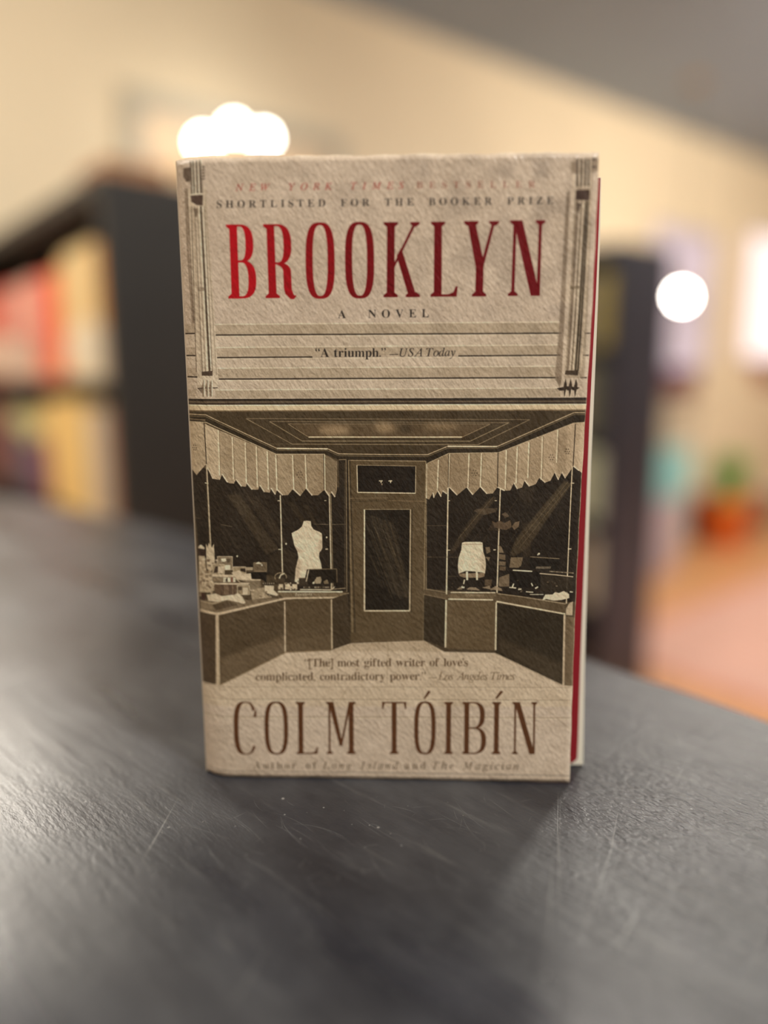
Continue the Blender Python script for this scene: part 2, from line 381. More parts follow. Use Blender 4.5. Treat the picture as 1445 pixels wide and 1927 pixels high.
# --- frieze bands
def band(y0l, y0r, y1l, y1r, col, a=1.0):
    paint([[(405, y0l), (1056, y0r), (1056, y1l + (y1r - y1l)), (405, y1l)]], col, a)
paint([[(320, 612), (1115, 606), (1112, 752), (335, 757)]], (184, 169, 147), 0.6)
for (a, b, c, d_) in ((611.5, 607, 629, 626), (655, 650, 671, 667), (694, 690, 712, 709), (735, 731, 749, 747)):
    paint([[(405, a), (1056, b), (1056, d_), (405, c)]], (160, 144, 121), 0.75)
    line([(405, a - 1), (1056, b - 1)], 2.0, (208, 194, 170), .9)
    paint([[(338, a - 2), (366, a - 2), (368, c - 3), (342, c - 3)]], (158, 142, 120), 0.75)
for (a, b, l) in ((630.5, 627, 626.5), (673, 668.5, 668.5), (713.5, 710.5, 709)):
    xs_ = [(405 + (a - 630) * .08, 1057 - (a - 630) * .05)] if abs(a - 673) > 1 else [(408.5, 588), (862, 1055)]
    for q0, q1 in xs_:
        f0 = (q0 - 405) / 652; f1 = (q1 - 405) / 652; line([(q0, a + (b - a) * f0), (q1, a + (b - a) * f1)], 2.6, (42, 34, 28))
    if abs(a - 673) < 1: line([(588, 671.8), (862, 669.8)], 1.4, (120, 104, 84), .35)
    line([(405, a + 2.6), (1056, b + 2.6)], 1.8, (200, 186, 162), .8)
    line([(340 + (a - 630) * .07, l), (365 + (a - 630) * .05, l + .6)], 2.6, (48, 38, 30))
    line([(1101 - (a - 630) * .09, b + 0.2), (1112 - (a - 630) * .07, b + 0.2)], 2.2, (50, 40, 32))
# --- left pilaster
paint([c1((128, 285), (265, 285), (330, 1240), (345, 1525), (345, 1590), (205, 1590), (190, 1180))], (190, 176, 153), .8)
paint([c1((114, 278), (138, 282), (150, 700), (184, 1166), (166, 1166), (130, 700))], (128, 112, 94), .85, 1)
line(c1((136, 285), (180, 1160)), 1.4, (90, 76, 62))
paint([c1((108, 150), (160, 148), (160, 240), (132, 240), (106, 205))], (84, 70, 58), .9, 1)
for i in range(5): paint([c1((232, 146 + i * 20), (260, 148 + i * 19), (258, 158 + i * 19), (232, 157 + i * 20))], (70, 58, 48), .9)
for i, x in enumerate((162, 180, 203, 226)):
    line(c1((x, 108), (x + 8, 322)), 3.0, (72, 60, 50)); line(c1((x + 9, 105), (x + 17, 322)), 2.2, (206, 192, 170))
paint([c1((236, 150), (250, 330), (240, 330), (228, 150))], (80, 68, 56), .6)
line(c1((158, 325), (250, 325)), 2.4, (208, 194, 172))
paint([c1((160, 334), (247, 332), (245, 402), (205, 398), (166, 372))], (78, 62, 54))
for (x0, x1, wd, col, al) in ((166, 196, 2.0, (110, 96, 80), .9), (180, 232, 4, (172, 156, 134), .8), (190, 240, 1.5, (92, 78, 64), .8), (208, 262, 1.6, (120, 104, 86), .8), (222, 276, 2.4, (208, 196, 172), .9), (232, 290, 4.0, (74, 62, 50), .95), (246, 300, 1.6, (215, 200, 178), .9), (256, 308, 1.5, (96, 82, 66), .8)):
    line(c1((x0, 405), (x1, 1480)), wd, col, al)
line(c1((262, 330), (335, 1500)), 1.6, (128, 112, 92), .7)
paint([c1((182, 415), (212, 420), (205, 480), (190, 470))], (90, 76, 62), .7)
paint([c1((210, 930), (262, 930), (262, 955), (210, 955))], (100, 86, 70), .55)
paint([c1((234, 1478), (308, 1472), (310, 1504), (236, 1504))], (70, 56, 46))
line(c1((205, 1586), (342, 1582)), 1.8, (60, 48, 40))
for x in (245, 272, 298):
    paint([c1((x - 12, 1580), (x + 2, 1528), (x + 8, 1585), (x + 6, 1640), (x - 4, 1640))], (104, 88, 70), .8); line(c1((x + 8, 1530), (x + 8, 1640)), 1.8, (214, 200, 176))
paint([c1((205, 1585), (235, 1585), (238, 1620))], (80, 66, 54), .7)
# --- right pilaster
paint([c2((1195, 110), (1370, 95), (1372, 172), (1300, 185), (1196, 190))], (120, 104, 86), .75, 3)
paint([c2((1205, 190), (1228, 190), (1170, 1440), (1130, 1440), (1160, 700))], (196, 180, 158), .8)
paint([c2((1168, 300), (1190, 300), (1152, 1180), (1140, 1500), (1100, 1440), (1120, 1180))], (122, 106, 88), .75, 1)
paint([c2((1228, 190), (1330, 190), (1285, 1450), (1160, 1450))], (150, 134, 112), .6)
for x in (1237, 1262, 1286, 1306):
    line(c2((x, 95), (x - 3, 275)), 3.2, (70, 58, 48)); line(c2((x + 12, 100), (x + 9, 275)), 1.8, (196, 182, 160))
for y in (92, 140): paint([c2((1325, y), (1355, y - 2), (1352, y + 12), (1325, y + 12))], (74, 60, 50), .9)
paint([c2((1228, 288), (1312, 285), (1308, 352), (1225, 348))], (70, 54, 46))
line(c2((1224, 272), (1312, 268)), 2.6, (188, 172, 150))
paint([c2((1284, 355), (1308, 355), (1248, 1405), (1222, 1405))], (66, 56, 42))
for (x0, x1, wd, col, al) in ((1240, 1180, 2.4, (100, 84, 68), .85), (1252, 1194, 2.0, (200, 186, 164), .8), (1262, 1204, 1.6, (90, 76, 60), .8), (1274, 1214, 2.2, (206, 192, 168), .85), (1296, 1236, 1.6, (190, 174, 150), .6), (1318, 1262, 3.4, (188, 172, 148), .9), (1228, 1172, 1.4, (120, 104, 84), .8)):
    line(c2((x0, 355), (x1, 1400)), wd, col, al)
paint([c2((1228, 370), (1262, 370), (1240, 430))], (80, 66, 54), .8)
paint([c2((1190, 880), (1250, 878), (1248, 898), (1190, 900))], (100, 86, 66), .6)
paint([c2((1168, 1402), (1246, 1402), (1244, 1434), (1160, 1428))], (66, 54, 42))
paint([c2((1112, 1512), (1180, 1500), (1256, 1508), (1236, 1524), (1130, 1528))], (48, 38, 30))
for x in (1164, 1196, 1230):
    paint([c2((x - 12, 1512), (x + 2, 1452), (x + 12, 1490), (x + 8, 1540), (x - 4, 1568), (x - 8, 1530))], (58, 46, 36)); line(c2((x + 10, 1520), (x, 1570)), 1.6, (196, 182, 158))
paint([c2((1095, 1440), (1140, 1450), (1130, 1510))], (104, 90, 72), .7)

# --- the shop front: all dark
paint([[(325, 751), (1112, 748), (1112, 776), (325, 778)]], DK)
paint([[(325, 762.5), (1112, 760.5), (1112, 771), (325, 773.5)]], (196, 178, 146), 1, 1)
line([(325, 763), (1112, 761)], 2.0, (222, 206, 176)); line([(325, 757), (1112, 755)], 1.6, (112, 98, 78)); line([(325, 753), (1112, 750)], 2.4, (34, 28, 22))
line([(325, 773.5), (1112, 771.5)], 2.0, (120, 102, 76))
floorL = [(325, 1290), (412, 1290), (537, 1228), (623, 1224), (660, 1211), (798, 1206), (836, 1227), (933, 1229), (1063, 1290), (1112, 1293)]
paint([[(325, 775), (1112, 773)] + floorL[::-1]], (74, 62, 45))
# ceiling of the recess
cornL = c3((60, 145), (205, 148), (690, 375), (1035, 378), (1110, 412)) + c4((0, 378), (310, 380), (435, 328), (740, 330), (1222, 120), (1290, 120))
valTop = c3((60, 196), (205, 198), (685, 414), (1015, 414), (1110, 452), (1180, 452)) + c4((295, 416), (308, 434), (441, 372), (752, 367), (1222, 184), (1290, 180))
paint([[(325, 776), (1112, 774)] + cornL[::-1]], (66, 55, 39))
paint([cornL + valTop[::-1]], (46, 38, 27))
paint([c3((780, 205)) + c4((690, 190), (525, 268)) + c3((905, 298))], (88, 73, 53))
for (p, rx, ry, col) in ((c3((1080, 250))[0], 30, 11, (150, 128, 98)), (c3((1410, 225))[0], 16, 9, (146, 124, 94)), (c4((60, 215))[0], 16, 8, (146, 124, 94)), (c4((395, 205))[0], 34, 7, (132, 112, 84)), (c4((180, 220))[0], 12, 10, (60, 50, 36))):
    paint([[(p[0] + rx * math.cos(t), p[1] + ry * math.sin(t)) for t in np.linspace(0, 2 * math.pi, 20)[:-1]]], col, .8, 9)
line(cornL, 1.9, (168, 150, 120)); line([(x, y + 3.4) for x, y in cornL], 1.2, (112, 97, 72))
line(valTop[:4], 1.5, (176, 160, 130)); line(valTop[7:], 1.5, (176, 160, 130))
line(c3((690, 375), (1035, 378)), 2.8, (206, 190, 160)); line(c4((435, 328), (740, 330)), 2.8, (206, 190, 160))
for (tl, bl, br, tr, wd, col) in ((c3((480, 172))[0], c3((795, 346))[0], c4((622, 318))[0], c4((945, 163))[0], 1.3, (132, 116, 90)), (c3((640, 192))[0], c3((862, 325))[0], c4((575, 296))[0], c4((815, 182))[0], 1.4, (140, 124, 96)), (c3((765, 208))[0], c3((905, 298))[0], c4((525, 271))[0], c4((700, 190))[0], 1.5, (140, 122, 94))):
    line([bl, tl], wd, col); line([br, tr], wd, col); line([bl, br], wd + .3, col); line([tl, tr], wd, (118, 103, 80))
line([c3((905, 298))[0], c4((525, 271))[0]], 2.4, (206, 188, 156))
line([c3((640, 345))[0], c3((790, 345))[0]], 1.0, (110, 95, 72), .6)
line([c3((70, 178))[0], c3((200, 184))[0]], 2.0, (120, 104, 80))
# glass
GL = (40, 33, 25)
paint([c3((80, 500), (1110, 640), (1168, 640), (1168, 1345), (740, 1350), (740, 1260), (150, 1130))], GL)
paint([c4((300, 600), (1275, 420), (1235, 1290), (1180, 1290), (740, 1235), (300, 1210))], GL)
for q, al, col in ((c3((350, 690), (440, 690), (700, 1060), (620, 1100)), .6, (72, 61, 45)), (c3((480, 700), (560, 700), (760, 1010), (720, 1060)), .35, (70, 59, 44)), (c3((760, 740), (810, 740), (900, 900), (870, 900)), .5, (66, 56, 41)), (c3((860, 760), (900, 760), (960, 880), (940, 890)), .4, (66, 56, 41)), (c3((640, 1100), (740, 1060), (820, 1090), (830, 1300), (640, 1300)), .5, (58, 48, 34)),
                   (c4((820, 1000), (860, 900), (1165, 540), (1212, 560), (930, 960), (850, 1010)), .8, (76, 65, 48)), (c4((440, 990), (560, 800), (690, 650), (745, 640), (620, 800), (470, 990)), .6, (74, 62, 46)), (c4((880, 560), (980, 540), (960, 700), (880, 660)), .3, (66, 56, 42)), (c4((900, 800), (960, 800), (950, 1010), (905, 1010)), .5, (66, 55, 40))):
    paint([q], col, al, 2)
for p, q in ((c4((860, 940))[0], c4((1190, 545))[0]), (c4((880, 960))[0], c4((1205, 560))[0]), (c4((500, 900))[0], c4((720, 640))[0])): line([p, q], 1.3, (100, 86, 64), .7)
for _ in range(60):                            # reflections scribbled across the panes
    x = random.uniform(400, 640); y = random.uniform(910, 1030); k = random.uniform(8, 45)
    line([(x, y), (x + k * .62, y + k)], random.uniform(.6, 1.2), (84, 72, 54), random.uniform(.15, .5))
for _ in range(40):
    x = random.uniform(870, 1075); y = random.uniform(930, 1060); k = random.uniform(6, 40)
    line([(x, y), (x - k * .7, y + k)], random.uniform(.6, 1.1), (84, 72, 54), random.uniform(.15, .45))
# door
paint([c3((1110, 450), (1180, 450), (1190, 1690), (1100, 1700), (1110, 1385), (1165, 1355), (1165, 640), (1112, 640))], (46, 38, 28))
paint([c3((1176, 455)) + c4((300, 420), (298, 1225), (285, 1540)) + [(662, 1209)] + c3((1190, 1685))], (86, 72, 51))
paint([c3((1238, 490)) + c4((236, 450), (236, 616)) + c3((1240, 670))], (32, 26, 20))
line(c3((1234, 488), (1238, 674)), 1.8, LT); line([c3((1238, 674))[0], c4((236, 618))[0]], 2.0, LT); line(c4((238, 450), (236, 618)), 1.5, (176, 160, 130)); line([c3((1234, 488))[0], c4((238, 450))[0]], 1.2, (150, 134, 106))
line([c3((1176, 456))[0], c4((300, 420))[0]], 1.5, (150, 132, 104)); line([c3((1176, 456))[0], (663, 1190)], 1.5, (132, 116, 88)); line([c4((300, 420))[0], c4((285, 1530))[0]], 1.6, (134, 118, 90)); line([c3((1186, 456))[0], (668, 1190)], 1.6, (48, 40, 28))
line(c3((1110, 452), (1160, 450), (1165, 1350)), 1.5, (130, 114, 88)); line(c3((1150, 470), (1152, 1340)), 1.0, (84, 72, 54))
line([c3((1180, 715))[0], c3((1445, 712))[0]], 1.5, (112, 96, 72)); line([c4((0, 662))[0], c4((292, 668))[0]], 1.4, (118, 100, 74)); line([c3((1185, 735))[0], c3((1445, 730))[0]], 1.4, (62, 52, 36))
paint([c3((1285, 790)) + c4((205, 718), (200, 1345)) + c3((1285, 1480))], (36, 30, 22))
for k in range(12):
    o = k * 9 - 20
    paint([seg((695 + o * .55, 968 + abs(o) * .2), (748 + o * .35, 1120 + o * .1), random.uniform(1.2, 4.5))], (84, 72, 54), random.uniform(.15, .5), 1)
for k in range(25):
    x = random.uniform(692, 740); y = random.uniform(965, 1060); q = random.uniform(20, 80); line([(x, y), (min(x + q * .4, 768), min(y + q, 1140))], .8, (112, 98, 74), random.uniform(.15, .5))
gc = [c3((1285, 790))[0], c4((205, 718))[0], c4((200, 1345))[0], c3((1285, 1480))[0]]
line([gc[3], gc[0]], 2.6, LT); line([gc[0], gc[1]], 1.3, (142, 126, 98)); line([gc[1], gc[2]], 2.2, (176, 160, 130)); line([gc[3], gc[2]], 2.6, LT)
line([(gc[1][0] + 3, gc[1][1] - 2), (gc[2][0] + 3, gc[2][1] + 4)], 1.2, (50, 42, 30))
for x in (713, 731):
    line([(x, 905), (x + 7, 905)], 2.0, (206, 190, 160)); line([(x + 4, 904), (x + 4, 909)], 2.0, (206, 190, 160))
paint([[(717, 910), (720, 910), (719, 914)]], (170, 150, 120))
# valances
VL = (176, 158, 130)
vl = c3((60, 200), (190, 200), (205, 212), (685, 416), (1015, 416), (1100, 462), (1098, 660), (1085, 705), (1060, 668), (1048, 702), (1015, 655), (970, 693), (930, 695), (890, 645), (850, 697), (800, 650), (765, 693), (730, 694), (692, 655), (680, 688), (650, 645), (642, 676), (605, 672), (575, 625), (562, 656), (522, 655), (485, 610), (480, 636), (450, 633), (412, 585), (398, 615), (370, 612), (355, 606), (318, 550), (302, 590), (255, 582), (205, 485), (130, 563), (80, 515))
vr = c4((310, 434), (441, 374), (752, 369), (1222, 184), (1290, 182), (1285, 500), (1258, 478), (1222, 450), (1172, 525), (1150, 488), (1128, 535), (1105, 488), (1078, 540), (1045, 552), (1008, 520), (985, 562), (945, 576), (915, 538), (900, 582), (870, 592), (848, 553), (825, 602), (790, 602), (745, 580), (715, 620), (680, 622), (640, 578), (592, 628), (555, 580), (495, 630), (445, 580), (430, 622), (405, 603), (395, 640), (375, 603), (350, 647), (345, 613), (320, 657), (303, 650))
paint([vl], VL, 1, 0, ((360, 800), (640, 930), (138, 120, 94))); paint([vr], (140, 122, 95), 1, 0, ((810, 930), (1095, 800), (180, 160, 132)))
for (a, b) in (((1015, 416, 1015, 655), (1100, 462, 1090, 700)),): paint([c3((a[0], a[1]), (b[0], b[1]), (b[2], b[3]), (a[2], a[3]))], (112, 98, 76), .7)
paint([c3((803, 420), (885, 420), (888, 645), (852, 692), (803, 650))], (140, 122, 96), .8); paint([c4((568, 372), (640, 372), (636, 576), (592, 624), (560, 580))], (138, 120, 94), .8)
paint([c3((208, 215), (295, 252), (300, 560), (255, 575), (212, 490))], (190, 172, 144), .5)
for q in (c3((300, 255), (385, 292), (392, 590), (320, 550)), c3((480, 335), (550, 362), (556, 640), (486, 612)), c3((630, 392), (682, 416), (682, 650), (634, 640)), c4((445, 376), (562, 372), (556, 580), (498, 622), (447, 580)), c4((800, 350), (862, 330), (856, 555), (797, 590)), c4((940, 296), (1018, 262), (1014, 520), (938, 560)), c4((1120, 226), (1180, 200), (1178, 500), (1120, 500)), c4((375, 405), (440, 378), (440, 600), (376, 600))): paint([q], (128, 110, 86), .33, 2)
def fold(p, wd=2.4, col=(214, 198, 168)):
    line(p, wd, col, .9); line([(p[0][0] + 2.2, p[0][1]), (p[1][0] + 2.2, p[1][1])], 1.4, (110, 94, 72), .6)
for x, y0, y1 in ((295, 252, 560), (390, 300, 585), (478, 338, 610), (553, 362, 640), (628, 395, 655), (686, 418, 660), (800, 420, 652), (886, 420, 645)): fold(c3((x - 4, y0), (x + 5, y1)))
for x, y0, y1 in ((375, 412, 602), (443, 376, 582), (565, 372, 580), (642, 372, 578), (797, 352, 592), (865, 330, 558), (938, 300, 524), (1022, 265, 535), (1118, 226, 430)): fold(c4((x + 3, y0), (x - 4, y1)))
line(c3((190, 200), (208, 486)), 1.8, (52, 42, 32)); line(c3((206, 210), (212, 486)), 1.2, (200, 184, 156)); line(c3((1013, 416), (1017, 655)), 2.2, (214, 198, 168)); line(c3((1008, 416), (1011, 655)), 1.2, (52, 42, 32))
line(c4((748, 368), (745, 582)), 1.8, (60, 50, 38)); line(c4((1232, 190), (1220, 450)), 2.0, (70, 58, 44)); line(c4((306, 436), (303, 650)), 1.6, LT); line(c4((441, 374), (438, 582)), 1.4, (80, 68, 52))
for pts_, zz in ((vl[6:37], 1), (vr[6:38], 1)):
    for a, b in zip(pts_[:-1], pts_[1:]):
        if b[1] < a[1] and abs(b[1] - a[1]) > 4: line([a, b], 2.4, (214, 198, 170), .9)
def rosette(p, r, col=(84, 70, 54)):
    for k in range(6):
        a = k * math.pi / 3; x = p[0] + r * math.cos(a); y = p[1] + r * 1.2 * math.sin(a)
        paint([[(x + 1.3 * math.cos(t), y + 1.3 * math.sin(t)) for t in np.linspace(0, 6.28, 7)[:-1]]], col, .9)
    paint([[(p[0] + 1 * math.cos(t), p[1] + 1 * math.sin(t)) for t in np.linspace(0, 6.28, 7)[:-1]]], col, .9)
for p, r in ((c3((116, 375))[0], 4.2), (c3((845, 555))[0], 4.6), (c4((602, 493))[0], 4.8), (c4((1182, 360))[0], 4.0), (c4((1083, 396))[0], 4.2)): rosette(p, r)
# glazing bars
line(c3((208, 488), (236, 1050)), 3.0, (178, 164, 136)); line(c3((202, 490), (230, 1050)), 1.2, (96, 84, 66)); line(c3((195, 612), (222, 615)), 1.8, LT)
line(c3((713, 692), (728, 1235)), 2.2, LT); line(c3((695, 730), (715, 732)), 1.5, LT); line(c3((700, 1062), (722, 1062)), 1.5, LT)
line(c3((1046, 694), (1061, 1330)), 2.0, LT); line(c3((1056, 694), (1071, 1330)), 1.5, (140, 124, 96)); line(c3((1012, 730), (1026, 730)), 1.5, LT); line(c3((1020, 1060), (1036, 1060)), 2, LT)
line(c4((438, 582), (428, 1252)), 2.6, LT); line(c4((763, 588), (742, 1245)), 2.4, LT); line(c4((1215, 450), (1180, 1300)), 2.2, (196, 180, 150)); line(c4((1205, 555), (1228, 556)), 1.8, LT); line(c4((728, 664), (742, 664)), 1.4, LT); line(c4((436, 664), (450, 664)), 1.4, LT); line(c4((434, 970), (452, 970)), 1.8, LT); line(c4((720, 968), (736, 968)), 1.8, LT); line(c4((1190, 962), (1212, 962)), 2.2, LT)
line(c4((303, 655), (303, 1215)), 1.5, (126, 110, 84))
for p, q in (((300, 818), (430, 818)), ((300, 1012), (520, 1014)), ((440, 1132), (500, 1132))): line(c4(p, q), .9, (96, 82, 62), .8)
for p, q in (((310, 893), (385, 907)), ((940, 890), (1040, 892)), ((1060, 893), (1165, 890)), ((110, 856), (160, 862))): line(c3(p, q), 1.0, (120, 106, 84), .8)
for p in (c3((1028, 980))[0], c3((752, 1024))[0], c3((420, 1108))[0], c4((1008, 992))[0]): paint([[(p[0] + 1.6 * math.cos(t), p[1] + 2 * math.sin(t)) for t in np.linspace(0, 6.28, 8)[:-1]]], (210, 194, 164))
# torso form
TO = (206, 190, 162)
torso = d2((372, 148), (420, 143), (468, 150), (475, 215), (505, 262), (590, 298), (615, 315), (622, 345), (624, 520), (605, 555), (582, 580), (580, 640), (605, 720), (620, 805), (415, 806), (390, 920), (330, 925), (305, 985), (250, 975), (262, 800), (300, 640), (285, 560), (245, 480), (215, 360), (208, 310), (290, 270), (345, 225), (362, 180))
paint([torso], TO); paint([d2((245, 480), (330, 540), (400, 560), (300, 580))], (140, 122, 98), .35, 2); paint([d2((600, 380), (624, 400), (622, 520), (585, 575), (560, 520))], (150, 132, 106), .4, 2); paint([d2((262, 800), (300, 650), (330, 700), (310, 920), (262, 940))], (140, 120, 94), .4, 3)
# cases in the left window
def B(f, x0, y0, x1, y1, col, al=1.0, edge_=None, sk=0):
    q = f((x0, y0), (x1, y0 + sk), (x1 + sk * .3, y1), (x0 + 2, y1 - sk * .3)); paint([q], col, al)
    if edge_: line(q + [q[0]], 1.1, edge_, .95)
paint([d2((305, 920), (420, 920), (440, 1020), (305, 1030))], (56, 47, 35)); line(d2((305, 925), (400, 925)), 1, (120, 104, 80))
paint([d2((440, 805), (820, 800), (830, 990), (425, 1010))], (36, 30, 22)); line(d2((415, 880), (440, 805), (820, 800), (825, 985)), 1.2, (118, 102, 78)); line(d2((405, 970), (440, 815)), 1.6, LT)
paint([d2((520, 960), (545, 915), (600, 905), (615, 950), (600, 1000), (530, 1000))], (150, 136, 110)); paint([d2((640, 970), (690, 945), (715, 1000), (650, 1005))], (120, 106, 82)); paint([d2((490, 985), (520, 965), (520, 1003), (492, 1003))], (210, 196, 166))
for k in range(26): x = 370 + k * 15; paint([d2((x, 1040), (x + 8, 1040), (x + 7, 1062), (x, 1060))], random.choice(((200, 184, 154), (120, 104, 80), (60, 50, 38))))
line(d2((320, 1080), (745, 1085), (790, 1045)), 1.8, LT); line(d2((745, 1000), (745, 1085)), 1.4, LT)
line(d2((20, 1108), (900, 1112)), 2.4, (220, 206, 176)); line(d2((740, 1080), (940, 1062)), 1.2, (170, 152, 122))
paint([d2((0, 1120), (985, 1125), (820, 1190), (100, 1195))], (112, 97, 73))
line(d2((830, 1180), (985, 1130)), 1.6, (150, 134, 104)); line(d2((105, 1200), (830, 1190)), 3.0, (190, 173, 143))
for _ in range(30): x = random.uniform(20, 880); line(d2((x, 1124), (x, 1180)), 1.0, random.choice(((90, 76, 56), (134, 118, 92))), .6)
# spectacles stand and jars
for k in range(3): B(d2, 20 + 95 * k, 1005, 95 + 95 * k, 1080, (196, 180, 150), 1, (80, 66, 50))
for _ in range(26):
    x = random.uniform(0, 300); y = random.uniform(940, 1080); B(d2, x, y, x + random.uniform(10, 34), y + random.uniform(8, 30), random.choice(((210, 195, 166), (70, 58, 44), (150, 134, 106), (52, 43, 32))), .9)
line([(528 + 11 * math.cos(t), 1086 + 8 * math.sin(t)) for t in np.linspace(2.6, 6.6, 14)], 1.4, (150, 134, 104)); line(d2((40, 930), (60, 880), (110, 860)), 2.2, LT)
# left window goods
paint([d1((150, 215), (185, 200), (235, 235), (235, 258), (130, 255))], (206, 192, 166)); paint([d1((125, 258), (250, 262), (250, 360), (140, 370))], (52, 38, 30))
paint([d1((255, 175), (285, 220), (300, 165), (345, 225), (375, 170), (390, 440), (330, 560), (270, 520))], (188, 173, 145)); paint([d1((140, 360), (235, 350), (260, 560), (345, 600), (400, 790), (330, 840), (140, 860))], (178, 162, 134))
for _ in range(120):
    x = random.uniform(140, 400); y = random.uniform(360, 960); s = random.uniform(12, 55)
    paint([d1((x, y), (x + s, y + random.uniform(-8, 8)), (x + s * .9, y + s * .7), (x + 4, y + s * .6))], random.choice(((208, 192, 164), (150, 132, 106), (112, 94, 72), (190, 172, 142), (84, 66, 50))), random.uniform(.35, .85))
B(d1, 425, 342, 630, 520, (120, 106, 84), 1, (190, 174, 146)); paint([d1((475, 372), (540, 365), (560, 395), (520, 415), (480, 415))], (206, 192, 166)); paint([d1((540, 375), (600, 372), (600, 420), (560, 430))], (80, 68, 52))
B(d1, 525, 455, 605, 525, (214, 200, 172), 1, (140, 124, 98)); B(d1, 355, 450, 520, 590, (150, 134, 108), 1, (196, 180, 150)); paint([d1((395, 480), (440, 475), (430, 560), (370, 570))], (60, 48, 38)); B(d1, 430, 480, 510, 570, (200, 184, 156), .9)
B(d1, 640, 482, 812, 600, (150, 134, 106), 1, (206, 190, 162)); paint([d1((740, 505), (808, 505), (812, 560), (740, 540))], (52, 43, 34)); B(d1, 815, 488, 910, 530, (176, 160, 132), .9); B(d1, 920, 425, 1095, 540, (96, 82, 62), 1, (130, 114, 88)); paint([d1((940, 440), (985, 412), (1040, 445))], (206, 192, 164)); paint([d1((1015, 455), (1042, 450), (1035, 475))], (220, 206, 178))
paint([d1((830, 545), (1095, 545), (1095, 700), (1020, 650), (890, 640))], (30, 25, 19)); line(d1((835, 547), (1100, 546)), 1.2, (120, 104, 80))
paint([d1((620, 560), (720, 530), (790, 580), (880, 570), (890, 650), (690, 660))], (196, 180, 152)); B(d1, 345, 590, 700, 622, (190, 174, 146), 1); B(d1, 350, 628, 495, 690, (128, 112, 88), 1)
for k in range(3): B(d1, 500 + 62 * k, 625, 552 + 62 * k, 692, (212, 198, 170), 1, (110, 94, 72))
paint([d1((540, 645), (560, 640), (560, 680), (540, 682))], (50, 40, 32)); paint([d1((605, 625), (640, 625), (640, 690), (605, 690))], (120, 84, 66))
paint([d1((735, 655), (1010, 660), (1025, 800), (870, 810), (860, 720))], (120, 106, 84)); line(d1((735, 655), (1015, 662)), 2.4, (190, 174, 146)); line(d1((680, 640), (740, 700), (860, 708)), 2.0, (176, 160, 132))
paint([d1((380, 720), (690, 722), (680, 870), (400, 860))], (96, 78, 60)); line(d1((380, 712), (855, 714)), 3.0, (196, 180, 152)); 
for k in range(9): line(d1((480 + k * 22, 730), (482 + k * 22, 860)), 1.0, random.choice(((150, 130, 104), (64, 50, 38))), .7)
B(d1, 695, 735, 862, 860, (140, 124, 98), 1, (196, 182, 154)); B(d1, 770, 765, 840, 855, (200, 186, 158), .9); B(d1, 705, 750, 760, 800, (70, 58, 44), .9)
paint([d1((1065, 735), (1195, 740), (1190, 800), (1255, 860), (1230, 880), (1130, 850), (1065, 830))], (202, 186, 158)); paint([d1((870, 800), (1060, 760), (1060, 850), (1170, 900), (900, 930))], (150, 134, 108)); 
for _ in range(30):
    x = random.uniform(860, 1150); y = random.uniform(790, 900); s = random.uniform(10, 36); paint([d1((x, y), (x + s, y + 3), (x + s, y + s * .6), (x, y + s * .5))], random.choice(((206, 190, 162), (110, 94, 72), (180, 164, 136))), .7)
paint([d1((1040, 700), (1200, 700), (1190, 728), (1040, 728))], (34, 28, 21)); 
for k in range(6): paint([d1((1045 + k * 28, 702), (1058 + k * 28, 700), (1056 + k * 28, 718), (1044 + k * 28, 718))], (190, 174, 146), .8)
# left counter
paint([d1((150, 960), (560, 930), (900, 930), (1330, 900), (1330, 925), (420, 1120), (160, 1105))], (112, 97, 75)); paint([d1((180, 985), (355, 1000), (360, 1080), (180, 1075))], (128, 112, 88)); paint([d1((350, 1010), (560, 940), (700, 1000), (400, 1080))], (84, 70, 52))
paint([d1((265, 880), (400, 850), (480, 880), (660, 860), (700, 840), (760, 880), (810, 970), (780, 985), (690, 960), (560, 930), (440, 960), (290, 960))], (204, 188, 160)); paint([d1((170, 860), (240, 870), (240, 960), (180, 970))], (64, 42, 34))
line(d1((160, 978), (350, 990), (480, 955)), 2.0, (170, 154, 126))
paint([d1((160, 1085), (420, 1110), (1330, 905), (1445, 900), (1445, 925), (1330, 930), (440, 1142), (160, 1128))], (188, 170, 142))
paint([[(360, 1157), (412, 1158), (412, 1290), (375, 1290)]], (74, 60, 43)); paint([[(412, 1158), (535, 1130), (537, 1228), (414, 1290)]], (78, 65, 47)); paint([[(537, 1128), (622, 1127), (623, 1224), (538, 1228)]], (84, 70, 50)); paint([[(624, 1127), (654, 1117), (660, 1211), (625, 1222)]], (64, 53, 38))
paint([[(414, 1240), (537, 1195), (537, 1228), (414, 1290)]], (120, 103, 80), .5, 6); paint([[(538, 1205), (623, 1195), (623, 1224), (538, 1228)]], (104, 88, 66), .35, 5)
paint([[(405, 1158), (411, 1158), (413.5, 1290), (405.5, 1290)]], (186, 168, 140)); line([(535.5, 1132), (536.5, 1227)], 2.4, (190, 172, 144)); line([(623.5, 1128), (624.5, 1222)], 2.6, (180, 163, 134))
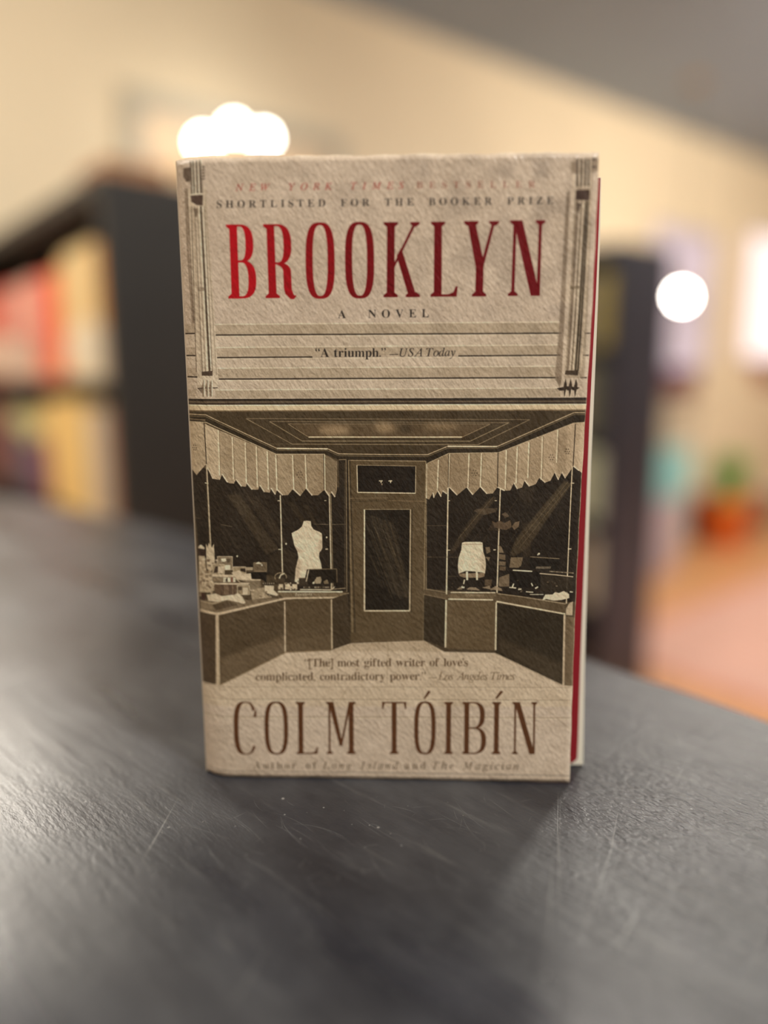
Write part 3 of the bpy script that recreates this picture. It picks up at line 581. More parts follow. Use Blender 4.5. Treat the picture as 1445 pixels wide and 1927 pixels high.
# right window goods
gird = d3((158, 330), (185, 320), (340, 318), (368, 328), (375, 420), (395, 480), (402, 560), (392, 640), (372, 630), (290, 618), (200, 612), (125, 640), (117, 560), (125, 480), (152, 400))
paint([d3((125, 640), (392, 632), (385, 670), (340, 682), (180, 680), (135, 665))], (130, 112, 88)); paint([gird], (208, 192, 164)); line(d3((165, 345), (365, 345)), 1.4, (150, 132, 106), .7); paint([d3((360, 420), (400, 500), (395, 620), (350, 600))], (150, 134, 108), .4, 3)
for x in (208, 308): line(d3((x, 618), (x + 4, 705)), 3.6, (212, 196, 168)); paint([d3((x - 10, 620), (x + 16, 620), (x + 2, 650))], (214, 198, 170))
line(d3((185, 700), (175, 745)), 2.2, LT)
for q, col, al in ((d3((460, 110), (500, 125), (545, 105), (590, 130), (650, 100), (665, 170), (610, 200), (560, 195), (490, 175)), (96, 80, 62), .95), (d3((665, 165), (700, 120), (745, 110), (735, 170), (690, 200)), (120, 102, 80), .85), (d3((560, 40), (600, 20), (640, 60), (600, 80)), (104, 88, 68), .7), (d3((280, 10), (380, 50), (500, 20), (520, -20), (440, -20), (300, -10)), (92, 78, 60), .7), (d3((470, 125), (420, 200), (560, 210)), (80, 66, 50), .4),
                   (d3((395, 375), (440, 370), (450, 420), (410, 440)), (116, 100, 78), .9), (d3((395, 470), (445, 475), (430, 515)), (120, 104, 82), .9), (d3((530, 350), (560, 370), (585, 428), (530, 430)), (128, 112, 88), .9), (d3((535, 440), (600, 450), (600, 505), (535, 490)), (112, 96, 74), .9), (d3((535, 515), (605, 520), (600, 560), (535, 555)), (116, 100, 78), .9), (d3((540, 565), (605, 570), (600, 610), (540, 605)), (98, 82, 62), .9), (d3((655, 475), (780, 475), (760, 560), (735, 580), (640, 580)), (122, 106, 82), .9), (d3((535, 680), (640, 640), (640, 770), (530, 770)), (116, 100, 78), .9), (d3((390, 700), (465, 700), (455, 765), (390, 760)), (100, 84, 64), .8), (d3((640, 615), (960, 620), (960, 790), (640, 770)), (30, 25, 19), .9), (d3((960, 660), (1300, 672), (1290, 830), (960, 820)), (50, 42, 31), .9), (d3((850, 475), (1160, 490), (1155, 600), (850, 600)), (32, 27, 20), .9)):
    paint([q], col, al)
line(d3((675, 605), (875, 617)), 2.2, (216, 202, 172)); line(d3((950, 638), (1120, 652), (1300, 672)), 1.8, (190, 174, 146)); line(d3((850, 470), (1155, 490)), 1.2, (140, 124, 98))
for k in range(14): x = 915 + k * 11; line(d3((x, 590), (x + 6, 568)), 1.0, (180, 164, 136), .8)
for k in range(18): x = 1055 + k * 14; line(d3((x, 612 + k), (x + 7, 622 + k)), 1.6, random.choice(((200, 184, 156), (150, 134, 106))), .85)
for a, b, c in (((670, 780), (685, 740), 2.4), ((730, 800), (765, 795), 2.2), ((640, 778), (710, 785), 2.0), ((865, 735), (880, 765), 2.2), ((905, 790), (935, 772), 2.6), ((810, 822), (885, 828), 1.8), ((850, 850), (990, 850), 1.2), ((930, 455), (942, 432), 2.0), ((150, 775), (185, 780), 3.0), ((1265, 822), (1295, 826), 2.0)): line(d3(a, b), c, (216, 202, 174))
for q in (d3((105, 800), (140, 775), (165, 800)), d3((200, 800), (240, 775), (300, 780), (345, 810)), d3((440, 800), (500, 765), (560, 790), (570, 815)), d3((360, 780), (440, 760), (450, 800))): paint([q], (150, 132, 106), .85)
paint([d3((975, 910), (1010, 850), (1060, 850), (1085, 850), (1110, 825), (1150, 835), (1200, 815), (1255, 845), (1258, 885), (1180, 905), (1100, 912), (1020, 895))], (208, 192, 164))
for _ in range(40):
    x = random.uniform(20, 1280); y = random.uniform(700, 830); s = random.uniform(5, 20); paint([d3((x, y), (x + s, y), (x + s, y + s * .5), (x, y + s * .6))], random.choice(((150, 132, 104), (100, 86, 64), (200, 184, 154))), random.uniform(.3, .7))
# right counter
paint([d3((-280, 795), (10, 850), (510, 835), (1225, 940), (1215, 1050), (505, 925), (475, 905), (0, 900), (-290, 830))], (86, 72, 52)); paint([d3((45, 840), (510, 845), (475, 895), (30, 890))], (104, 89, 66))
line([c4((300, 1210))[0], c4((425, 1232))[0]], 1.4, (130, 114, 88)); line([c4((290, 1243))[0], c4((425, 1272))[0]], 1.3, (120, 104, 80))
line(d3((45, 829), (500, 832)), 2.2, LT); line(d3((520, 842), (760, 872), (1220, 945)), 1.4, (160, 144, 116)); line(d3((20, 897), (475, 905)), 2.6, LT); line(d3((508, 920), (1215, 1047)), 2.8, LT)
paint([d3((1225, 990), (1260, 935), (1295, 920), (1290, 1060), (1222, 1055))], (172, 155, 128))
paint([c4((288, 1247), (425, 1275), (420, 1575), (285, 1525))], (52, 43, 30)); paint([c4((432, 1282), (730, 1286), (727, 1590), (424, 1578))], (92, 77, 55)); paint([c4((740, 1298), (1168, 1368)) + [(1062, 1290), (933, 1229)]], (48, 40, 28)); paint([c4((1168, 1378), (1240, 1385)) + [(1092, 1292), (1062, 1290)]], (102, 86, 64))
paint([[(940, 1200), (1062, 1250), (1062, 1288), (940, 1228)]], (90, 76, 56), .35, 5)
line(c4((426, 1278), (421, 1572)), 3.0, LT); line(c4((738, 1292), (733, 1588)), 2.8, LT); line([c4((1168, 1368))[0], (1062.5, 1290)], 3.6, (184, 166, 138))
# floor
paint([floorL + [(1112, 1330), (325, 1330)]], (186, 169, 145), 1); paint([[(623, 1225), (662, 1211), (798, 1206), (836, 1227)]], (150, 132, 106), .5, 2)
for a, b in (((660, 1213), (560, 1300)), ((700, 1210), (640, 1320)), ((730, 1208), (728, 1290)), ((770, 1207), (830, 1300)), ((798, 1207), (905, 1300)), ((537, 1229), (412, 1291)), ((933, 1230), (1063, 1291))): line([a, b], 1.4, (150, 132, 106), .6)
line(floorL[1:4], 2.4, (120, 102, 76), .8)
for yl, yr, al in ((1293, 1294, .6), (1316, 1318, .75), (1349, 1351, .8)):
    line([(378, yl), (1076, yr)], 1.8, (146, 128, 104), al); line([(378, yl + 2), (1076, yr + 2)], 1.2, (204, 188, 164), al)
line([(600, 1352), (628, 1316)], 1.2, (150, 132, 108), .6); line([(1010, 1318), (1074, 1372)], 1.4, (150, 132, 108), .6); line([(560, 1318), (540, 1351)], 1.2, (150, 132, 108), .5)

# --- grain and mottling of the printed photograph
lum = IMG.mean(2, keepdims=True) / 180
g = (smooth_noise(3) * 16 + smooth_noise(9) * 10 + smooth_noise(40) * 10 + smooth_noise(160) * 10)[..., None]
scr_ = (smooth_noise(14, 3) * 12)[..., None]
IMG += g * (0.45 + 0.55 * np.clip(lum, 0, 1)) + scr_ * 0.5
fine = rng.standard_normal((CH, CW, 1)) * 4.0; IMG += fine
mottle_tr = (np.clip(smooth_noise(55) + .08, 0, 1) * np.linspace(1, 0, CH)[:, None] ** 2 * np.linspace(0.1, 1, CW)[None] ** 1.5)[..., None]  # mottled darker tone, growing towards the top right
IMG -= mottle_tr * np.array((70, 66, 58.0))

# --- lettering
MATHB = lambda ch: chr(0x1D400 + ord(ch) - 65) if 'A' <= ch <= 'Z' else chr(0x1D41A + ord(ch) - 97) if 'a' <= ch <= 'z' else ch
MATHI = lambda ch: chr(0x1D434 + ord(ch) - 65) if 'A' <= ch <= 'Z' else ('\u210e' if ch == 'h' else chr(0x1D44E + ord(ch) - 97)) if 'a' <= ch <= 'z' else ch
_gl = {}
def glyph(ch, style):
    k = (ch, style)
    if k in _gl: return _gl[k]
    c = bpy.data.curves.new('g', 'FONT'); c.body = (MATHI if style == 'i' else MATHB)(ch); c.resolution_u = 5
    c.offset = 0.003 if ch.isalpha() else 0.0
    if style != 'i' and ch.isalpha(): c.offset = -0.003
    o = bpy.data.objects.new('g', c); COL.objects.link(o); bpy.context.view_layer.update()
    ev = o.evaluated_get(bpy.context.evaluated_depsgraph_get()); me = ev.to_mesh()
    me.calc_loop_triangles()
    v = np.array([p.co[:2] for p in me.vertices]).reshape(-1, 2); t = [tuple(x.vertices) for x in me.loop_triangles]
    ev.to_mesh_clear(); bpy.data.objects.remove(o); bpy.data.curves.remove(c)
    _gl[k] = (v, t); return _gl[k]
CAPH = {}
def text(runs, a, b, cap, col, alpha=1.0, soft=0, space=0.55):
    """runs: list of (string, style); stretched between photo points a and b on the baseline, tracked to fit"""
    for st in {s for _, s in runs}:
        if st not in CAPH: v, _ = glyph('H' if st != 'i' else 'I', st); CAPH[st] = v[:, 1].max() - v[:, 1].min()
    a = np.array(a, float); b = np.array(b, float); L_ = np.linalg.norm(b - a); d = (b - a) / L_; n = np.array((d[1], -d[0]))
    if n[1] > 0: n = -n
    items = []; wsum = 0; gaps = 0
    for s, st in runs:
        sc = cap / CAPH[st]
        for ch in s:
            if ch == ' ': items.append((None, space * cap * .55, None)); wsum += space * cap * .55; continue
            v, t = glyph(ch, st); v = v * sc; w_ = v[:, 0].max() - v[:, 0].min(); items.append((v - [v[:, 0].min(), 0], w_, t)); wsum += w_
    tr = (L_ - wsum) / max(len(items) - 1, 1); x = 0; polys = []
    for v, w_, t in items:
        if v is not None:
            P = a + np.outer(v[:, 0] + x, d) + np.outer(v[:, 1], n); C_ = to_canvas(P)
            for i, j, k in t:
                tri = C_[[i, j, k]]
                if (tri[1, 0] - tri[0, 0]) * (tri[2, 1] - tri[0, 1]) - (tri[1, 1] - tri[0, 1]) * (tri[2, 0] - tri[0, 0]) < 0: tri = tri[::-1]
                polys.append(tri)
        x += w_ + tr
    paint(polys, col, alpha, soft, canvas=True)
RD = (150, 48, 42); BK = (40, 34, 32)
text([('NEW YORK TIMES', 'i')], (443, 359.5), (760, 355.5), 13, RD, .9, 0, 2.2)
text([('BESTSELLER', 'b')], (784, 355), (1007, 353), 12.5, (134, 84, 70), .85)
text([('SHORTLISTED FOR THE BOOKER PRIZE', 'b')], (408, 391.5), (1041, 384), 13.6, BK, .92, 0, 1.9)
text([('A NOVEL', 'b')], (636, 599), (807, 597), 15, BK, 1, 0, 2.6)
text([('\u201cA triumph.\u201d', 'b')], (593.5, 672), (726, 671.5), 16.5, BK, 1, 0, .8)
line([(733, 667.5), (749.5, 667)], 1.4, BK)
text([('USA Today', 'i')], (752, 671), (857, 670), 15.5, BK, 1, 0, .9)
text([('\u201c[The] most gifted writer of love\u2019s', 'b')], (573, 1255), (881, 1254), 15, (88, 68, 48), .95, 0, .9)
text([('complicated, contradictory power.\u201d', 'b')], (481, 1281), (801, 1280), 15, (88, 68, 48), .95, 0, .9)
line([(807, 1276), (822, 1276)], 1.4, (104, 84, 62), .8)
text([('Los Angeles Times', 'i')], (824, 1280), (970, 1279.5), 14.5, (92, 72, 50), .85, 0, .9)
text([('Author of', 'b')], (477, 1447), (596, 1447.5), 13.5, (96, 80, 62), .9, 0, 1.2)
text([('Long Island', 'i')], (607, 1447.5), (749, 1448), 13.5, (86, 70, 52), .95, 0, 1.2)
text([('and', 'b')], (761, 1448), (801, 1448), 13.5, (96, 80, 62), .9)
text([('The Magician', 'i')], (814, 1448), (976, 1448.5), 13.5, (86, 70, 52), .95, 0, 1.2)
text([('Jewelers', 'i')], (555, 1121.5), (587, 1120.5), 5.4, (226, 212, 184), .9)
text([('Opticians', 'i')], (877, 1122), (911, 1122.5), 5.4, (170, 152, 122), .8)

# big condensed lettering
def ell(cx, cy, a, b, t0, t1, n=2.5, k=28):
    out = []
    for t in np.linspace(t0, t1, k):
        c, s = math.cos(t), math.sin(t); out.append((cx + a * math.copysign(abs(c) ** (2 / n), c), cy + b * math.copysign(abs(s) ** (2 / n), s)))
    return out
def serif(x, y, s, ext, th, up, l=True, r=True):
    """bracketed slab at the end of a stem centred on x; up=+1 grows upwards from y"""
    lx = x - s / 2 - (ext if l else 0); rx = x + s / 2 + (ext if r else 0)
    return [(lx, y), (rx, y), (rx, y + up * th), (x + s / 2, y + up * th * 2.4), (x - s / 2, y + up * th * 2.4), (lx, y + up * th)]
def bowl(xs, y0, y1, xr, s, t, n=2.6):
    cy = (y0 + y1) / 2; cx = xs + (xr - xs) * .30; b = (y1 - y0) / 2
    o = [(xs, y0)] + ell(cx, cy, xr - cx, b, -math.pi / 2, math.pi / 2, n) + [(xs, y1)]
    i = [(xs, y0 + t)] + ell(cx, cy, xr - cx - s, b - t, -math.pi / 2, math.pi / 2, n) + [(xs, y1 - t)]
    return [o, i[::-1]]
def ccw(p):
    p = np.asarray(p, float); q = np.roll(p, -1, 0); A = (p[:, 0] * q[:, 1] - q[:, 0] * p[:, 1]).sum(); return p if A > 0 else p[::-1]
def letter(ch, w_, h, s, t):
    e = s * .42; st = lambda x: [(x - s / 2, 0), (x + s / 2, 0), (x + s / 2, h), (x - s / 2, h)]
    G = []                                       # list of groups; each group painted separately (a group may hold holes)
    if ch in 'OÓ':
        G.append([ell(w_ / 2, h / 2, w_ / 2, h / 2 + t * .4, 0, 2 * math.pi, 3.0, 60)[:-1], ell(w_ / 2, h / 2, w_ / 2 - s, h / 2 - t, 0, 2 * math.pi, 2.7, 60)[:-1][::-1]])
    elif ch == 'C':
        o = ell(w_ / 2, h / 2, w_ / 2, h / 2 + t * .4, 0.62, 2 * math.pi - 0.62, 3.0, 60); i = ell(w_ / 2 + s * .22, h / 2, w_ / 2 - s * .9, h / 2 - t * .6, 0.62, 2 * math.pi - 0.62, 2.7, 60)
        i = [(x if x < w_ * .55 else min(x, w_ - t * 1.2), y) for x, y in i]
        G.append([o + i[::-1]]); G.append([[(w_ - s * .75, h * .72), (w_, h * .70), (w_, h * .83), (w_ - t, h * .86)]])
    elif ch in 'IÍ':
        x = w_ / 2; G += [[st(x)], [serif(x, 0, s, e, t, 1)], [serif(x, h, s, e, t, -1)]]
    elif ch == 'B':
        x = e + s / 2; G += [[st(x)], [serif(x, 0, s, e, t, 1, True, False)], [serif(x, h, s, e, t, -1, True, False)], bowl(x, 0, h * .515, w_, s, t * 1.05), bowl(x, h * .485, h, w_ * .94, s, t * 1.05)]
    elif ch == 'R':
        x = e + s / 2; G += [[st(x)], [serif(x, 0, s, e, t, 1)], [serif(x, h, s, e, t, -1, True, False)], bowl(x, h * .455, h, w_ * .90, s, t * 1.05)]
        xl = w_ * .86
        o = [(x + s, h * .455), (x + s, h * .455 + t)] + [(xl - s * 1.25 + s * 1.25 * math.sin(a), h * .36 + (h * .115) * math.cos(a)) for a in np.linspace(0, math.pi / 2, 10)] + [(xl + .3, h * .12), (xl + s * .25, t * 1.6), (w_ - t * .6, t * 1.2), (w_, t * 1.6), (w_, t * .8), (w_ - s * .3, -t * .6), (xl - s * .2, -t * .5), (xl - s * .85, h * .06), (xl - s, h * .14)] + [(xl - s - s * .9 + s * .9 * math.sin(a), h * .36 + (h * .085) * math.cos(a)) for a in np.linspace(math.pi / 2, 0, 10)]
        G.append([o])
    elif ch == 'K':
        x = e + s / 2; G += [[st(x)], [serif(x, 0, s, e, t, 1)], [serif(x, h, s, e, t, -1)]]
        ax, ay = x + s / 2, h * .385; tx = w_ - e * 1.6
        G += [[[(ax - 1, ay), (ax - 1, ay + h * .065), (tx - t * .5, h), (tx + t, h)]], [serif(tx, h, t, e * 1.15, t, -1)]]
        kx = ax + (tx - ax) * .26; ky = ay + (h - ay) * .30; bx = w_ - e - s / 2
        G += [[[(kx - s * .42, ky - h * .02), (kx + s * .18, ky + h * .09), (bx + s / 2, 0), (bx - s / 2, 0)]], [serif(bx, 0, s, e, t, 1)]]
    elif ch == 'L':
        x = e + s / 2; G += [[st(x)], [serif(x, h, s, e, t, -1)], [serif(x, 0, s, e, t, 1, True, False)], [[(x, 0), (w_ - t * .5, 0), (w_, h * .135), (w_ - t * 1.0, h * .135), (w_ - s * .55, t * 2.2), (w_ - s * 1.2, t * 1.15), (x, t * 1.1)]]]
    elif ch == 'Y':
        x = w_ * .47; lt_ = e + s / 2; rt_ = w_ - e - t
        G += [[[(x - s / 2, 0), (x + s / 2, 0), (x + s / 2, h * .44), (x - s / 2, h * .44)]], [serif(x, 0, s, e, t, 1)], [[(x - s / 2, h * .38), (x + s / 2, h * .46), (lt_ + s / 2, h), (lt_ - s / 2, h)]], [[(x + s * .1, h * .40), (x + s / 2, h * .40), (rt_ + t * .6, h), (rt_ - t * .9, h)]], [serif(lt_, h, s, e, t, -1)], [serif(rt_, h, t * 1.4, e * 1.1, t, -1)]]
    elif ch == 'N':
        lx = e + t * .8; rx = w_ - e - t * .8
        G += [[[(lx - t * .8, 0), (lx + t * .8, 0), (lx + t * .8, h), (lx - t * .8, h)]], [[(rx - t * .8, 0), (rx + t * .8, 0), (rx + t * .8, h), (rx - t * .8, h)]], [[(lx - t * .8, h), (lx + s * .95, h), (rx + t * .8, 0), (rx - s * .95, 0)]], [serif(lx, 0, t * 1.6, e, t, 1)], [serif(rx, h, t * 1.6, e, t, -1)], [serif(lx, h, t * 1.6, e, t, -1, True, False)]]
    elif ch == 'M':
        lx = e + t * .8; rx = w_ - e - s / 2; mx_ = w_ * .50
        G += [[[(lx - t * .8, 0), (lx + t * .8, 0), (lx + t * .8, h), (lx - t * .8, h)]], [st(rx)], [[(lx - t * .8, h), (lx + s * .85, h), (mx_ + s * .35, h * .16), (mx_ - s * .35, h * .16)]], [[(mx_ - t * .8, h * .16), (mx_ + t * .9, h * .16), (rx + 0, h), (rx - t * 1.8, h)]], [serif(lx, 0, t * 1.6, e, t, 1)], [serif(rx, 0, s, e, t, 1)], [serif(rx, h, s, e, t, -1, False, True)], [serif(lx, h, t * 1.6, e, t, -1, True, False)]]
    elif ch == 'T':
        x = w_ / 2; G += [[st(x)], [serif(x, 0, s, e, t, 1)], [[(0, h), (w_, h), (w_, h - t * 1.1), (0, h - t * 1.1)]], [[(0, h), (t * .9, h), (s * .55, h - t * 1.2), (t * 1.1, h * .865), (0, h * .865)]], [[(w_, h), (w_ - t * .9, h), (w_ - s * .55, h - t * 1.2), (w_ - t * 1.1, h * .865), (w_, h * .865)]]]
    if ch in 'ÓÍ':
        x = w_ / 2; G.append([[(x - s * .35, h * 1.07), (x + s * .05, h * 1.06), (x + s * 1.35, h * 1.20), (x + s * .75, h * 1.22)]])
    return G
def big(ch, xa, ya, xb, yb, h, s, t, lean, col, foil, grad=None, fat=0):
    """baseline from (xa,ya) to (xb,yb); lean = horizontal shift of the top in px"""
    w_ = xb - xa
    for grp in letter(ch, w_, h, s, t):
        P = []
        for poly in grp: P.append([(xa + x + lean * y / h, ya + (yb - ya) * x / w_ - y) for x, y in poly])
        paint(P, col, 1, 0, grad, foil)
R0 = (160, 4, 22); R1 = (94, 0, 9)  # title red darkens from left to right: foil sheen painted into the colour
for ch, xa, xb, yb_, h, lean in (('B', 430, 482.5, 561.8, 139, -5.0), ('R', 500, 557.5, 561.2, 139, -5), ('O', 576, 630.5, 561, 140.5, -1.5), ('O', 650, 704.5, 560.5, 141, -1.2), ('K', 721.5, 790, 559.5, 141, .6), ('L', 810, 861, 558.5, 141, .8), ('Y', 880, 934.5, 558, 141.5, 3.2), ('N', 955.5, 1021.5, 557, 142, 4.5)):
    if ch == 'B': xb += 1
    s_ = 14.6 if ch != 'O' else 13.2
    if ch == 'Y': xa -= 10; xb += 2; 
    tt = (xa - 430) / 590; col = tuple(R0[i] * (1 - min(tt * 2.2, 1)) + R1[i] * min(tt * 2.2, 1) for i in range(3))
    big(ch, xa, yb_, xb, yb_ - .4, h, s_, 3.7, lean, col, True)
MASK2 = MASK.copy()
for ch, a, b in (('C', 168, 248), ('O', 275, 357), ('L', 385, 460), ('M', 490, 592), ('T', 683, 768), ('Ó', 795, 870), ('I', 897, 932), ('B', 962, 1046), ('Í', 1064, 1099), ('N', 1136, 1224)):
    xa = 350 + a / 1.8526; xb = 350 + b / 1.8526
    big(ch, xa, 1419.5, xb, 1419.5, 98, 9.2 if ch not in 'OÓC' else 8.0, 2.3, -2.0 + 4.0 * (xa - 440) / 570, (82, 50, 28), False)
MASK = MASK2
# worn edges of the sheet
yy, xx = np.mgrid[0:CH, 0:CW]
dist = np.minimum(np.minimum(yy, CH - 1 - yy), CW - 1 - xx) + smooth_noise(10) * 2.5
wear = np.clip(1 - dist / 3.0, 0, 1)[..., None] * 0.5
IMG = IMG * (1 - wear) + np.array((206, 194, 172.0)) * wear
cr = np.exp(-((yy - (CH - 26 - xx * .004)) / 2.2) ** 2)[..., None] * .28; IMG *= (1 - cr)

lin = np.clip(IMG, 0, 255) / 255; lin = np.where(lin <= 0.04045, lin / 12.92, ((lin + 0.055) / 1.055) ** 2.4) * 1.55
lin = np.clip(lin, 0, 0.9); srgb = np.where(lin <= 0.0031308, lin * 12.92, 1.055 * lin ** (1 / 2.4) - 0.055)
out = np.ones((CH, CW, 4), np.float32); out[..., :3] = srgb; out[..., 3] = 1.0
def image(name, arr, cs):
    im = bpy.data.images.new(name, CW, CH, alpha=False); im.colorspace_settings.name = cs
    im.pixels.foreach_set(np.ascontiguousarray(arr[::-1]).ravel().astype(np.float32)); im.update(); im.pack(); return im
im_col = image('cover_print', out, 'sRGB')
fm = np.ones((CH, CW, 4), np.float32); fm[..., :3] = MASK[..., None]
im_foil = image('cover_foil', fm, 'Non-Color')

# ------------------------------------------------------------------ the paperback
def cover_mat():
    m = bpy.data.materials.new('embossed_printed_card'); m.use_nodes = True; nt = m.node_tree; b = nt.nodes['Principled BSDF']; L = nt.links.new
    uvn = nt.nodes.new('ShaderNodeUVMap'); uvn.uv_map = 'UVMap'
    t1 = nt.nodes.new('ShaderNodeTexImage'); t1.image = im_col; t1.interpolation = 'Linear'; t1.extension = 'EXTEND'; L(uvn.outputs[0], t1.inputs[0])
    t2 = nt.nodes.new('ShaderNodeTexImage'); t2.image = im_foil; t2.extension = 'EXTEND'; L(uvn.outputs[0], t2.inputs[0])
    L(t1.outputs['Color'], b.inputs['Base Color'])
    mr = nt.nodes.new('ShaderNodeMapRange'); mr.inputs['To Min'].default_value = 0.33; mr.inputs['To Max'].default_value = 0.30; L(t2.outputs['Color'], mr.inputs['Value']); L(mr.outputs[0], b.inputs['Roughness'])
    b.inputs['Specular IOR Level'].default_value = 0.5
    tc = nt.nodes.new('ShaderNodeTexCoord')
    mp = nt.nodes.new('ShaderNodeMapping'); mp.inputs['Rotation'].default_value = (0, math.radians(32), 0)
    mp2 = nt.nodes.new('ShaderNodeMapping'); mp2.inputs['Scale'].default_value = (1.0, 1.0, 0.5)
    L(tc.outputs['Object'], mp.inputs[0]); L(mp.outputs[0], mp2.inputs[0])
    n = nt.nodes.new('ShaderNodeTexNoise'); n.inputs['Scale'].default_value = 900; n.inputs['Detail'].default_value = 2.6; n.inputs['Roughness'].default_value = 0.5; L(mp2.outputs[0], n.inputs['Vector'])
    n2 = nt.nodes.new('ShaderNodeTexNoise'); n2.inputs['Scale'].default_value = 60; n2.inputs['Detail'].default_value = 2; L(tc.outputs['Object'], n2.inputs['Vector'])
    ma = nt.nodes.new('ShaderNodeMath'); ma.operation = 'MULTIPLY_ADD'; ma.inputs[1].default_value = 0.8; L(n2.outputs['Fac'], ma.inputs[0]); L(n.outputs['Fac'], ma.inputs[2])
    bp = nt.nodes.new('ShaderNodeBump'); bp.inputs['Strength'].default_value = 1.0; bp.inputs['Distance'].default_value = 0.00032; L(ma.outputs[0], bp.inputs['Height']); L(bp.outputs['Normal'], b.inputs['Normal'])
    return m
M_COVER = cover_mat()
M_PAPER = mat('cream_paper', S2L((246, 238, 216)), 0.8, noise=0.03, nscale=300)
M_REDP = mat('crimson_printed_paper', S2L((152, 26, 38)), 0.5, noise=0.04, nscale=40)
M_CARD = mat('plain_cover_card', S2L((190, 172, 148)), 0.5, noise=0.05, nscale=60)
book = thing('paperback_book', BL, YAW, 'sepia paperback with red title and shop-front cover standing upright on the counter', 'book')
def cov_y(x, z):
    y = 0.0
    if x < 0.011: y += 0.0036 * ((0.011 - x) / 0.011) ** 2.3
    y += 0.0006 * math.sin(x / CWm * math.pi) * (0.5 - z / CHm)      # slight bow
    return y
def page_block_mat():
    m = mat('page_edges', S2L((250, 244, 224)), 0.85, noise=0.04, nscale=200)
    nt = m.node_tree; n = [x for x in nt.nodes if x.type == 'TEX_NOISE'][0]; tc = [x for x in nt.nodes if x.type == 'TEX_COORD'][0]
    mp = nt.nodes.new('ShaderNodeMapping'); mp.inputs['Scale'].default_value = (0.2, 40, 0.05); nt.links.new(tc.outputs['Object'], mp.inputs[0]); nt.links.new(mp.outputs[0], n.inputs['Vector'])
    return m
# front cover with real thickness
NX, NZ = 90, 120; vs = []; uvs = []; fs = []
for side in (0, 1):
    for j in range(NZ + 1):
        for i in range(NX + 1):
            tx = i / NX; x = CWm * (tx ** 1.25); z = CHm * j / NZ
            wob = 0.00012 * math.sin(x * 190) + 0.00012 * math.sin(x * 510 + 1) + 0.00006 * math.sin(x * 1700)
            if j == NZ: z += wob
            if j == 0: z = max(0.0, wob * .6 + 0.0003) if x > .002 else 0.0006
            xx_ = x - 0.00078 * math.sin(math.pi * min(max((0.155 - z) / 0.155, 0), 1)) * tx ** 8 + (0.00006 * math.sin(z * 400) if i == NX else 0)
            vs.append((xx_, cov_y(x, z) + side * 0.00032, z)); uvs.append((x / CWm, z / CHm))
off = (NX + 1) * (NZ + 1)
for j in range(NZ):
    for i in range(NX):
        a = j * (NX + 1) + i; fs.append((a, a + 1, a + NX + 2, a + NX + 1)); fs.append((off + a + NX + 1, off + a + NX + 2, off + a + 1, off + a))
rim = [i for i in range(NX + 1)] + [j * (NX + 1) + NX for j in range(1, NZ + 1)] + [NZ * (NX + 1) + i for i in range(NX - 1, -1, -1)] + [j * (NX + 1) for j in range(NZ - 1, 0, -1)]
nf = len(fs)
for k in range(len(rim)):
    a, b_ = rim[k], rim[(k + 1) % len(rim)]; fs.append((b_, a, off + a, off + b_))
me = bpy.data.meshes.new('front_cover'); me.from_pydata(vs, [], fs)
ul = me.uv_layers.new(name='UVMap'); 
for p in me.polygons:
    for li in p.loop_indices: ul.data[li].uv = uvs[me.loops[li].vertex_index]
    if p.index < nf: p.use_smooth = True
    if p.index >= nf or p.index % 2 == 1: p.material_index = 1
me.materials.append(M_COVER); me.materials.append(M_PAPER)
fc = bpy.data.objects.new('front_cover', me); COL.objects.link(fc); fc.parent = book
# spine, back cover
TH = 0.0185
def strip(name, path, z0, z1, th, m):
    v = []; f = []; n = len(path)
    for k, p in enumerate(path):
        a = Vector(path[max(k - 1, 0)]); b_ = Vector(path[min(k + 1, n - 1)]); t = (b_ - a).normalized(); q = Vector((-t.y, t.x)) * th
        for zz in (z0, z1): v.append((p[0], p[1], zz)); v.append((p[0] + q.x, p[1] + q.y, zz))
    for k in range(n - 1):
        o = 4 * k
        f += [(o, o + 4, o + 6, o + 2), (o + 1, o + 3, o + 7, o + 5), (o, o + 1, o + 5, o + 4), (o + 2, o + 6, o + 7, o + 3)]
    f += [(0, 2, 3, 1), (4 * n - 4, 4 * n - 3, 4 * n - 1, 4 * n - 2)]
    return mesh_obj(name, v, f, m, book)
strip('spine', [(0.0, 0.0036), (-0.0006, 0.007), (-0.0008, 0.013), (-0.0004, 0.019), (0.0012, 0.0236)], 0.0004, CHm, 0.0003, M_CARD)
strip('back_cover', [(0.0012, 0.0238), (0.004, 0.0248), (0.05, 0.0275), (0.1345, 0.0338)], 0.0003, CHm, 0.0003, M_CARD)
def edge_pts(L_, ly):
    out = []
    for px, py in L_:
        d = ray(px, py); t = (BL + CN * ly - CAM).dot(CN) / d.dot(CN); q = CAM + d * t - BL; out.append((q.dot(CU), q.z))
    return sorted(out, key=lambda a: a[1])
WE = edge_pts([(1131, 335), (1128.5, 480), (1122.5, 635), (1118, 740), (1111.5, 892), (1100.5, 1240), (1097, 1440)], 0.0120)
RE = edge_pts([(1129.5, 335), (1124.5, 480), (1117, 635), (1111, 740), (1105, 892), (1092, 1240), (1087.5, 1400)], 0.0113)
def xat(E, z): return float(np.interp(z, [e[1] for e in E], [e[0] for e in E]))
